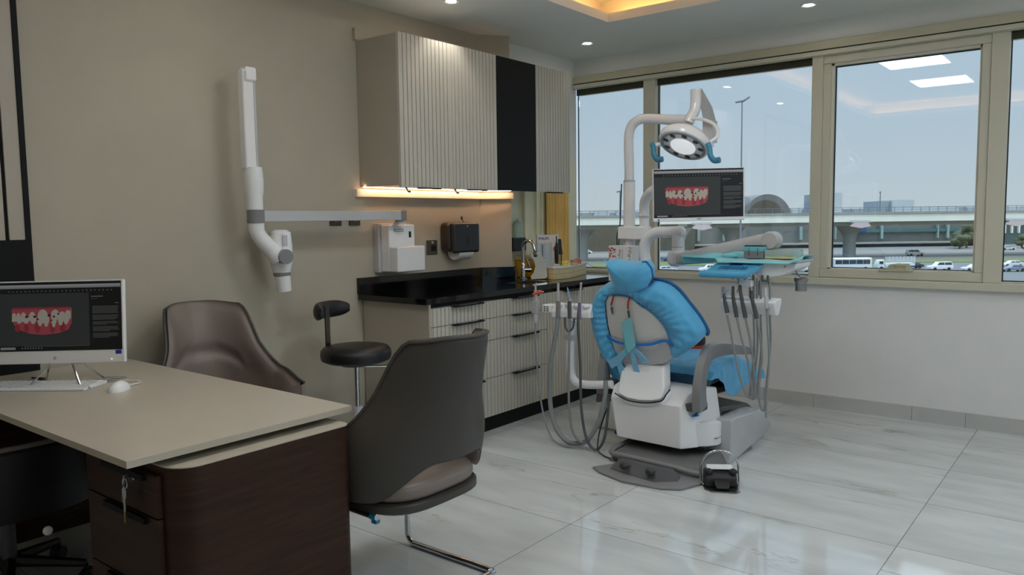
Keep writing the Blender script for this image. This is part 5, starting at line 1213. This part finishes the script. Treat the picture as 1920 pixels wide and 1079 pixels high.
def assistant():
    t = thing('assistant_console', 'white suction console with grey hoses left of the dental chair', 'console', (-2.65, 3.92, .40))
    ya, yb = 3.89, 3.97
    MB().hull([V(-2.77, ya-.01, .79), V(-2.485, ya-.01, .805), V(-2.485, yb, .805), V(-2.77, yb, .79), V(-2.76, ya+.02, .882), V(-2.485, ya+.02, .885), V(-2.485, yb, .885), V(-2.76, yb, .882), V(-2.77, ya-.012, .835), V(-2.485, ya-.012, .84)]).build('holder_body', white_gloss, t, bevel=.01, seg=3)
    k = MB().box((-2.832, ya-.02, .822), (-2.765, yb-.01, .872)).build('key_pad', white_plastic, t, bevel=.01, seg=3)
    m = MB()
    for r in range(3):
        for q in range(2): m.box((-2.815+q*.022, ya-.0215, .832+r*.012), (-2.803+q*.022, ya-.0195, .839+r*.012))
    m.build('keys', dark_grey, k, smooth=False, merge=False)
    for q in range(4):
        x = -2.715+q*.065
        MB().sphere((x, ya+.01, .875), .026, (1, .9, .6), 14).build('saddle', white_gloss, t)
    MB().tube(spline([(-2.38, 3.96, .407), (-2.50, 3.95, .392), (-2.594, 3.945, .387), (-2.635, 3.94, .40), (-2.658, 3.935, .45), (-2.660, 3.93, .55), (-2.66, 3.93, .64), (-2.655, 3.93, .70), (-2.64, 3.93, .78)], 6), .026, 18).build('support_arm', white_gloss, t)
    MB().lathe([(.032, 0), (.032, .03)], (-2.66, 3.93, .66)).build('arm_ring', light_grey, t)
    MB().tube(spline([(-2.665, 3.88, .80), (-2.655, 3.87, .745), (-2.63, 3.87, .72), (-2.60, 3.87, .745), (-2.595, 3.88, .80)], 5), .006, 8).build('hanging_loop', dark_grey, t)
    H = {'h1': ([(-2.708, .89), (-2.715, .80), (-2.725, .72), (-2.772, .507), (-2.782, .268), (-2.747, .115), (-2.675, .035), (-2.596, .026), (-2.518, .060), (-2.442, .184), (-2.404, .336), (-2.404, .433)], .0145),
         'h2': ([(-2.625, .90), (-2.626, .720), (-2.633, .322), (-2.615, .124), (-2.557, .046), (-2.499, .069), (-2.430, .186), (-2.393, .337)], .0075),
         'h3': ([(-2.552, .888), (-2.560, .790), (-2.543, .531), (-2.536, .269), (-2.507, .091), (-2.461, .022), (-2.423, .032), (-2.393, .126), (-2.378, .355)], .0085),
         'h4': ([(-2.884, .750), (-2.874, .564), (-2.824, .228), (-2.756, .060), (-2.675, .012), (-2.596, .012), (-2.518, .046), (-2.430, .186), (-2.41, .35)], .0055)}
    for i, (k_, (pts, r)) in enumerate(H.items()):
        n = len(pts); P = []
        for j, (x, z) in enumerate(pts): P.append((x, 3.875+.05*(j/(n-1))**2-.012*i*sin(pi*j/(n-1)), z))
        MB().tube(spline(P, 7), r, 12).build('hose', hose_m if i != 2 else hose_d, t)
    for x, z0, z1, r, m_ in ((-2.708, .80, .90, .013, grey_plastic), (-2.625, .80, .90, .012, hose_d), (-2.553, .80, .90, .010, mat('purple_grey_plastic', (112, 108, 140), .4))):
        MB().cyl((x, 3.872, z0), (x, 3.872, z1), r).build('valve', m_, t)
    MB().tube([(-2.708, 3.872, .90), (-2.707, 3.872, 1.01)], .0075, 10).build('suction_tip', light_grey, t)
    MB().tube([(-2.553, 3.872, .90), (-2.542, 3.872, 1.0), (-2.541, 3.872, 1.02)], [.006, .006, .008], 10).build('suction_tip', light_grey, t)
    MB().lathe([(.006, 0), (.014, .012), (.014, .02), (.0, .022)], (-2.625, 3.872, .90)).build('syringe_button', chrome, t)
    MB().tube([(-2.625, 3.872, .92), (-2.635, 3.872, .97), (-2.64, 3.872, .985)], .004, 8).build('syringe_tip', MATS['pale_blue_tip'] if 'pale_blue_tip' in MATS else chrome, t)
    # curing light with orange shield held at the left end
    t2 = thing('curing_light', 'pale curing light with orange shield at the console end', 'curing light', (-2.884, 3.88, .75))
    MB().lathe([(.011, .0), (.013, .02), (.018, .06), (.018, .13), (.012, .16), (.012, .20)], (-2.884, 3.88, .755)).build('body', light_grey, t2)
    MB().box((-2.905, 3.86, .81), (-2.862, 3.90, .89)).build('holder', mat('frosted_holder', (200, 204, 206), .2, alpha=.6), t2, bevel=.005)
    MB().lathe([(.012, .0), (.036, .010), (.040, .016), (.036, .018), (.0, .022)], (-2.87, 3.88, .955), (.25, 0, -1)).build('orange_shield', mat('orange_shield_plastic', (206, 70, 24), .15), t2)
    MB().tube([(-2.884, 3.88, .95), (-2.885, 3.88, .985), (-2.875, 3.88, 1.0)], .007, 10).build('light_guide', clear_pl if False else light_grey, t2)
assistant()

def foot_control():
    c = V(-1.60, 3.745, 0)
    t = thing('foot_control', 'black and white foot switch with wire hoop on the floor', 'foot switch', c)
    R = V(cos(YAW*.85), sin(YAW*.85), 0); F_ = V(-R.y, R.x, 0)
    M = frame(c, R, F_)
    pl = [(-.09, .08), (-.09, -.04), (-.06, -.085), (.06, -.10), (.085, -.08), (.09, .08)]
    MB().prism(pl, lambda x, y: M @ V(x, y, 0), lambda x, y: M @ V(x, y, .006)).build('plate', steel, t, bevel=.002)
    MB().hull([M @ V(x, y, z) for x in (-.082, .082) for y, z in ((-.02, .006), (.08, .006), (.07, .085), (.0, .075), (-.02, .05))]).build('body', mat('charcoal_rubber', (38, 38, 42), .45), t, bevel=.012, seg=3)
    MB().hull([M @ V(x, y, z) for x in (-.068, .066) for y, z in ((.02, .086), (.075, .0865), (.07, .102), (.03, .098))]).build('white_top', white_plastic, t, bevel=.006)
    for s in (-1, 1): MB().sphere(M @ V(s*.062, .0, .082), .022, (1, 1, .8), 14).build('corner_pad', MATS['charcoal_rubber'], t)
    MB().hull([M @ V(x, y, z) for x, y, z in ((-.042, -.02, .05), (.042, -.02, .05), (-.03, -.07, .012), (.03, -.07, .012), (-.04, -.02, .01), (.04, -.02, .01), (-.036, -.06, .03), (.036, -.06, .03))]).build('pedal', black_plastic, t, bevel=.006)
    P = [M @ V(-.098, .03, .02)]+[M @ V(-.098*cos(a), .05, .085+.095*sin(a)) for a in [pi*k/16 for k in range(17)]]+[M @ V(.098, .03, .02)]
    MB().tube([M @ V(-.085, .0, .010)]+P+[M @ V(.085, .0, .010)], .006, 10).build('hoop', chrome, t)
    o = MB().tube(spline([(-2.44, 4.0, .25), (-2.45, 3.93, .12), (-2.42, 3.86, .03), (-2.36, 3.83, .008), (-2.28, 3.80, .008), (-2.20, 3.76, .02)], 6), .004, 8).build('cable', black_plastic, None)
    tag(o, 'thin black cable running to the floor behind the grey hoses', 'cable')
foot_control()

# ================================================================== OUTSIDE
GZ = -10.5
RU = V(cos(YAW), sin(YAW), 0); RF = V(-sin(YAW), cos(YAW), 0)
def OP(u, d, z): return RU*u+RF*d+V(0, 0, z)
def obx(m, u0, u1, d0, d1, z0, z1, mi=0):
    v = [OP(u, d, z) for z in (z0, z1) for d in (d0, d1) for u in (u0, u1)]
    return m.faces(v, [(0, 2, 3, 1), (4, 5, 7, 6), (0, 1, 5, 4), (2, 6, 7, 3), (0, 4, 6, 2), (1, 3, 7, 5)], mi)
asphalt = mat('pale_asphalt', (98, 100, 103), .8, var=.08, vs=.08)
concrete = mat('pale_concrete', (232, 228, 216), .8, var=.05, vs=.3)
concrete_d = mat('weathered_concrete', (150, 148, 142), .85, var=.06, vs=.3)
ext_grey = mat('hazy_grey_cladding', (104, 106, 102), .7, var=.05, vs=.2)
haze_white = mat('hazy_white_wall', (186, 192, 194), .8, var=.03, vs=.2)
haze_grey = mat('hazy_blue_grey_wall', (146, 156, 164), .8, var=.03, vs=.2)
m = obx(MB(), -400, 900, 60, 1500, GZ-.5, GZ); o = m.build('ground_outside', asphalt, None, smooth=False); o['kind'] = 'structure'
m = obx(MB(), 20, 170, 190, 206, GZ+.01, GZ+.12); o = m.build('grass_verge', mat('dry_grass', (96, 104, 66), .95, var=.15, vs=.5), None, smooth=False); o['kind'] = 'structure'
m = obx(MB(), -60, 200, 235, 262, GZ+.01, GZ+.06); o = m.build('road_outside', mat('worn_road', (116, 112, 106), .9, var=.06, vs=.2), None, smooth=False); o['kind'] = 'structure'
def overpass():
    D0 = 215
    t = thing('overpass', 'long pale concrete road bridge crossing behind the car park', 'bridge', OP(60, D0, GZ))
    obx(MB(), -60, 200, D0-.5, D0+14, -.5, 1.55).build('deck_face', concrete, t, smooth=False)
    obx(MB(), -60, 200, D0-.7, D0+14.2, 1.55, 2.15).build('parapet', concrete_d, t, smooth=False)
    obx(MB(), -60, 200, D0+1, D0+13, -1.6, -.5).build('underside', concrete_d, t, smooth=False)
    m = MB()
    for k in range(110): u = -60+k*2.4; obx(m, u, u+.12, D0, D0+.1, 2.15, 3.45)
    obx(m, -60, 200, D0, D0+.1, 3.35, 3.48); obx(m, -60, 200, D0, D0+.1, 2.75, 2.82)
    m.build('railing', mat('railing_grey', (112, 118, 120), .6), t, smooth=False, merge=False)
    for u in (47.5, 62.5, 96.0, 20):
        c = OP(u, D0+6, GZ)
        MB().lathe([(1.75, 0), (1.7, 5.2), (2.1, 6.6), (3.6, 8.6), (5.2, 9.35), (5.2, 9.9)], c, n=24).build('pier', concrete_d if u != 47.5 else concrete, t)
overpass()
def far_buildings():
    # dark buildings seen under the bridge
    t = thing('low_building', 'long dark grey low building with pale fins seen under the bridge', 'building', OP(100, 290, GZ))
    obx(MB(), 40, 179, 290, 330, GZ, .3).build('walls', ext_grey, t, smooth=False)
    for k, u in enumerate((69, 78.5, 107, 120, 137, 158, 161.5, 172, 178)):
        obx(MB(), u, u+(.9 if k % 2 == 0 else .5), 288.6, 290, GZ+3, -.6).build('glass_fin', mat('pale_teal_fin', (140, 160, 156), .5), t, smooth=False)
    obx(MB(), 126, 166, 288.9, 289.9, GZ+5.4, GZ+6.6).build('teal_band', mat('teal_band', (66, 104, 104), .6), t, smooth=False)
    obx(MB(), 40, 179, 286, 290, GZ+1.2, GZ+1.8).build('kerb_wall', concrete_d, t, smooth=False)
    m = obx(MB(), 122, 131, 286.5, 288.4, -7.2+2.0, -7.2+4.6); o = m.build('sign_board', mat('sign_blue', (52, 82, 128), .5), t, bevel=.6)
    t = thing('finned_building', 'glass building with white vertical fins at the far right', 'building', OP(196, 300, GZ))
    obx(MB(), 180, 240, 300, 340, GZ, 0).build('walls', mat('teal_grey_glass', (84, 102, 100), .3), t, smooth=False)
    for k in range(9): obx(MB(), 184+k*2.7, 184.6+k*2.7, 299, 300, -6.3, -.3).build('fin', concrete, t, smooth=False)
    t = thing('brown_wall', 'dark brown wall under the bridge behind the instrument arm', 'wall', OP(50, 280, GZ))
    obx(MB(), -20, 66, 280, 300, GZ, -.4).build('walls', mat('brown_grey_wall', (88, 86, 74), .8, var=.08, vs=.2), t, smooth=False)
    # arched hangar beyond the bridge
    t = thing('arched_hangar', 'large brown arched hangar rising above the bridge', 'building', OP(130, 400, GZ))
    D = 400; cu = 131.5
    prof = [(cu+12.5*cos(a), -1.0+13.6*sin(a)) for a in [pi*k/24 for k in range(25)]]
    MB().prism(prof+[(cu-12.5, GZ), (cu+12.5, GZ)], lambda u, z: OP(u, D, z), lambda u, z: OP(u-3, D+50, z)).build('shell', mat('hangar_skin', (112, 110, 108), .7), t)
    pr2 = [(cu-1.2+10.0*cos(a), -1.0+10.6*sin(a)) for a in [pi*k/24 for k in range(25)]]
    MB().prism(pr2+[(cu-11.2, GZ), (cu+8.8, GZ)], lambda u, z: OP(u, D-.6, z), lambda u, z: OP(u, D-.1, z)).build('arch_front', mat('arch_brown', (84, 78, 68), .8), t, smooth=False)
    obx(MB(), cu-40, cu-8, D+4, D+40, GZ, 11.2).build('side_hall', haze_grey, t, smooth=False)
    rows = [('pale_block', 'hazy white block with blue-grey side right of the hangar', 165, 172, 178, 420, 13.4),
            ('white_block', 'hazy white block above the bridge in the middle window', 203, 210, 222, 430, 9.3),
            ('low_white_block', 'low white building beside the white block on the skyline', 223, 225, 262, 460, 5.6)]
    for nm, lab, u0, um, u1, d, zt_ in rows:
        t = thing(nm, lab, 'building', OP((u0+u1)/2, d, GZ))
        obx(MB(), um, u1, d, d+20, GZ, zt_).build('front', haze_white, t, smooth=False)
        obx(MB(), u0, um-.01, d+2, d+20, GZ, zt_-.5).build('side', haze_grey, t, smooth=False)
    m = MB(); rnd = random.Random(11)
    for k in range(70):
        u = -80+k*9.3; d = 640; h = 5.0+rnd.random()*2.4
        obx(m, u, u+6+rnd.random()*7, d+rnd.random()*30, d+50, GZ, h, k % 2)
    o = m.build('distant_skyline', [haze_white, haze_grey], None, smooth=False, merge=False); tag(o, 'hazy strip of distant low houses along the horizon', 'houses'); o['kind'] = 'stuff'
far_buildings()
def street_lamps():
    pm = mat('pole_grey', (120, 124, 128), .5)
    def lamp(u, d, h, lab, head=2.0, double=True):
        t = thing('street_lamp', lab, 'street lamp', OP(u, d, GZ))
        MB().tube([OP(u, d, GZ if d != 214.5 else 2.2), OP(u, d, h)], [.24, .12] if d < 200 else [.3, .2], 8).build('pole', pm, t)
        hm = MB()
        hm.tube([OP(u-head, d, h-.25), OP(u+.2, d, h+.0), OP(u+head*1.1 if double else u+.1, d, h+.75 if double else h)], [.2, .26, .2], 8); hm.build('head', pm, t)
    lamp(45.6, 155, 24.0, 'tall street lamp rising behind the dental unit monitor', 1.3)
    lamp(30.0, 214.5, 8.8, 'street lamp on the bridge left of the dental unit post', 1.0, False)
    lamp(27.0, 345, 11.6, 'distant lamp post on the left, nearest to the unit post', .5, False)
    lamp(20.3, 345, 11.0, 'distant lamp post at the left end of the skyline', .5, False)
    lamp(163, 345, 11.5, 'distant lamp post above the bridge in the middle window', .5, False)
    lamp(97.5, 345, 15.0, 'distant lamp post in front of the arched hangar', .5, False)
street_lamps()
def lanterns():
    for (px_, lab) in ((52, 'white and pink flat lantern under the bridge below the monitor'), (95.2, 'white and pink flat lantern under the bridge in the middle window'), (137.5, 'white and pink flat lantern under the bridge at far right')):
        d = 214
        t = thing('hanging_lantern', lab, 'lantern', OP(px_, d-1, -3), group='flat lanterns under the bridge')
        obx(MB(), px_-2.6, px_+2.6, d-2, d-1, -.65, -.1).build('bracket', haze_white, t, smooth=False)
        MB().hull([OP(px_+a, d-2+b, z) for a, z in ((-1.9, -.7), (1.9, -.7), (-2.7, -1.7), (2.7, -1.7), (0, -2.2)) for b in (0, 1)]).build('shade', mat('pale_pink_shade', (206, 184, 184), .6), t, smooth=False)
lanterns()
glass_dark = mat('vehicle_glass', (52, 62, 70), .15)
tyre = mat('tyre', (30, 30, 32), .7)
CARW = None
def car(kind, col, u, d, lab, face=1, name='car', yaw=0.0, group=None):
    """side profile facing +/-u; body with wheel arches, greenhouse with tapered glass, four wheels"""
    base = OP(u, d, GZ); t = thing(name, lab, 'car' if name == 'car' else name.replace('_', ' '), base, group=group)
    paint = mat('paint_%d_%d_%d' % col, col, .25, coat=.4, var=0)
    P = lambda x, y, z: OP(u+face*(x*cos(yaw))-y*sin(yaw), d+face*x*sin(yaw)+y*cos(yaw), GZ+z)
    if kind == 'suv': L, H, B, hood, W_ = 4.8, 1.85, 1.02, .95, .92; cab = [(-2.3, 1.0), (-2.15, 1.75), (-1.9, 1.85), (.55, 1.82), (1.25, 1.08)]; body = [(-2.38, .35), (-2.4, 1.0), (-2.3, 1.08), (1.3, 1.10), (2.25, .98), (2.4, .8), (2.4, .35)]
    elif kind == 'sedan': W_ = .88; cab = [(-1.75, .92), (-1.15, 1.40), (.35, 1.42), (1.05, .94)]; body = [(-2.3, .32), (-2.32, .88), (-1.7, .96), (1.1, .95), (2.15, .80), (2.3, .62), (2.3, .32)]
    elif kind == 'pickup': W_ = .9; cab = [(-.55, 1.0), (-.5, 1.72), (.75, 1.74), (1.35, 1.08)]; body = [(-2.6, .45), (-2.6, 1.12), (-.5, 1.12), (1.4, 1.12), (2.4, 1.0), (2.55, .8), (2.55, .4)]
    ww = W_
    MB().hull([P(x, y, z) for x, z in body for y in (-ww, ww)]).build('body', paint, t, bevel=.06)
    xs = [x for x, z in cab]; zt_ = max(z for x, z in cab)
    MB().hull([P(x, y*(1 if z < 1.2 else .82), z) for x, z in cab for y in (-ww*.96, ww*.96)]).build('cabin', paint, t, bevel=.04)
    z0 = min(z for x, z in cab)+.14; z1 = zt_-.12
    zb_ = 1.2 if kind != 'sedan' else 1.02
    def edge(sgn, z):   # cabin edge position at height z
        best = None
        c_ = cab if sgn > 0 else cab[::-1]
        for (xa, za), (xb, zb2) in zip(cab, cab[1:]):
            if (za-z)*(zb2-z) <= 0 and za != zb2:
                x = xa+(xb-xa)*(z-za)/(zb2-za); best = x if best is None or (x-best)*sgn > 0 else best
        return best
    a0, a1, b0, b1 = edge(-1, zb_), edge(-1, z1), edge(1, zb_), edge(1, z1)
    mid = (a0+b0)/2
    for (p0, p1, q0, q1) in ((a0+.15, a1+.15, mid-.06, mid-.06), (mid+.06, mid+.06, b0-.15, b1-.12)):
        for s in (-1, 1):
            y0_, y1_ = s*ww*.975, s*ww*.835
            MB().hull([P(p0, y0_, zb_), P(q0, y0_, zb_), P(p1, y1_, z1), P(q1, y1_, z1), P(p0, y0_*.97, zb_), P(q0, y0_*.97, zb_), P(p1, y1_*.97, z1), P(q1, y1_*.97, z1)]).build('side_window', glass_dark, t, smooth=False)
    for wx in (-body[-1][0]*.60, body[-1][0]*.62):
        for s in (-1, 1):
            MB().cyl(P(wx, s*(ww+.02), .34), P(wx, s*(ww-.2), .34), .36, n=16).build('wheel', tyre, t)
W3 = (226, 228, 230); SIL = (170, 178, 184)
car('suv', W3, 90.5, 164, 'white off-road car parked under the middle window sash', -1)
car('sedan', (206, 212, 214), 95.6, 160.5, 'silver hatchback right of the white off-road car', -1)
car('sedan', (214, 216, 218), 110.5, 171.5, 'white saloon in the far right window', -1)
car('sedan', (120, 132, 150), 102.2, 158, 'blue-grey saloon at the lower edge of the far right window', -1)
car('sedan', (60, 66, 78), 88.4, 171.5, 'dark blue saloon just left of the white off-road car', -1)
car('suv', (196, 190, 176), 115.5, 222.5, 'beige off-road car on the road under the bridge', 1)
car('pickup', (228, 230, 232), 42.6, 166, 'white pickup parked below the instrument arm', -1)
car('sedan', (196, 202, 206), 61.5, 165, 'pale hatchback seen between tray and window frame', 1)
car('sedan', (212, 216, 214), 24.8, 262, 'white saloon seen through the left window', -1)
car('pickup', (70, 110, 150), 43.5, 212, 'blue truck beside the unit drop tube', 1)
car('sedan', (190, 196, 200), 33.6, 168, 'silver car behind the delivery elbow', 1)
for k in range(5): car('sedan', ((60, 60, 64), (200, 202, 204), (120, 40, 44), (150, 154, 160), (226, 226, 228))[k], 152+k*7.5, 250, ('black saloon in the far row behind the grass verge', 'light grey saloon in the far row behind the verge', 'dark red saloon in the far row behind the verge', 'mid grey saloon in the far row, right of the red one', 'white saloon at the right end of the far row')[k], 1)
def bus():
    u, d = 73.5, 167
    t = thing('minibus', 'white minibus parked at the lower left of the middle window', 'bus', OP(u, d, GZ))
    obx(MB(), u-4.6, u+3.6, d-1.1, d+1.1, GZ+.45, GZ+2.75).build('body', mat('bus_white', (216, 220, 220), .3, var=.01), t, bevel=.25, seg=3)
    m = MB()
    for k in range(5): obx(m, u-4.3+k*1.5, u-2.9+k*1.5, d-1.13, d-1.1, GZ+1.45, GZ+2.35)
    m.build('side_windows', glass_dark, t, smooth=False, merge=False)
    for x in (-3, 2.2): MB().cyl(OP(u+x, d-1.12, GZ+.42), OP(u+x, d-.9, GZ+.42), .42, n=16).build('wheel', tyre, t)
    u = 81.0
    t = thing('stake_truck', 'white stake-bed lorry to the right of the minibus', 'truck', OP(u, d, GZ))
    MB().hull([OP(u+x, d+y, GZ+z) for x, z in ((-2.6, .5), (-2.6, 1.4), (-2.2, 2.2), (-1.3, 2.25), (-1.2, .5)) for y in (-1, 1)]).build('cab', MATS['bus_white'], t, bevel=.08)
    obx(MB(), u-2.35, u-1.5, d-1.02, d-1.0, GZ+1.35, GZ+1.95).build('cab_window', glass_dark, t, smooth=False)
    m = obx(MB(), u-1.1, u+5.2, d-1.1, d+1.1, GZ+.95, GZ+1.45)
    for k in range(4): obx(m, u-1.1, u+5.2, d-1.1, d-1.05, GZ+1.6+k*.36, GZ+1.78+k*.36)
    for k in range(9): obx(m, u-1.1+k*.78, u-1.0+k*.78, d-1.1, d-1.04, GZ+1.45, GZ+3.0)
    m.build('stake_bed', MATS['bus_white'], t, smooth=False, merge=False)
    for x in (-1.9, 3.4): MB().cyl(OP(u+x, d-1.05, GZ+.42), OP(u+x, d-.8, GZ+.42), .42, n=16).build('wheel', tyre, t)
bus()
def trees():
    gm = mat('dusty_green_leaves', (76, 84, 58), .9, var=.2, vs=.6)
    for u, d, r, h, lab in ((158, 270, 4.6, 8.4, 'dusty dark green tree under the bridge right of the middle window'), (172, 262, 2.6, 4.6, 'small round bush at the far right beside the verge'), (151, 262, 3.4, 4.2, 'low dark bush left of the dusty green tree')):
        t = thing('tree', lab, 'tree', OP(u, d, GZ))
        MB().cyl(OP(u, d, GZ), OP(u, d, GZ+h*.5), .3, .2, n=8).build('trunk', mat('bark', (82, 72, 60), .9), t)
        m = MB(); rnd = random.Random(int(u))
        for k in range(26):
            a = rnd.random()*2*pi; q = rnd.random(); c = OP(u+r*.75*q*cos(a), d+r*.75*q*sin(a), GZ+h*.62+(rnd.random()-.5)*h*.55); rr = r*(.28+.2*rnd.random())
            m.sphere(c, rr, (1, 1, .8), 10)
        o = m.build('foliage', gm, t, smooth=False, merge=False)
trees()
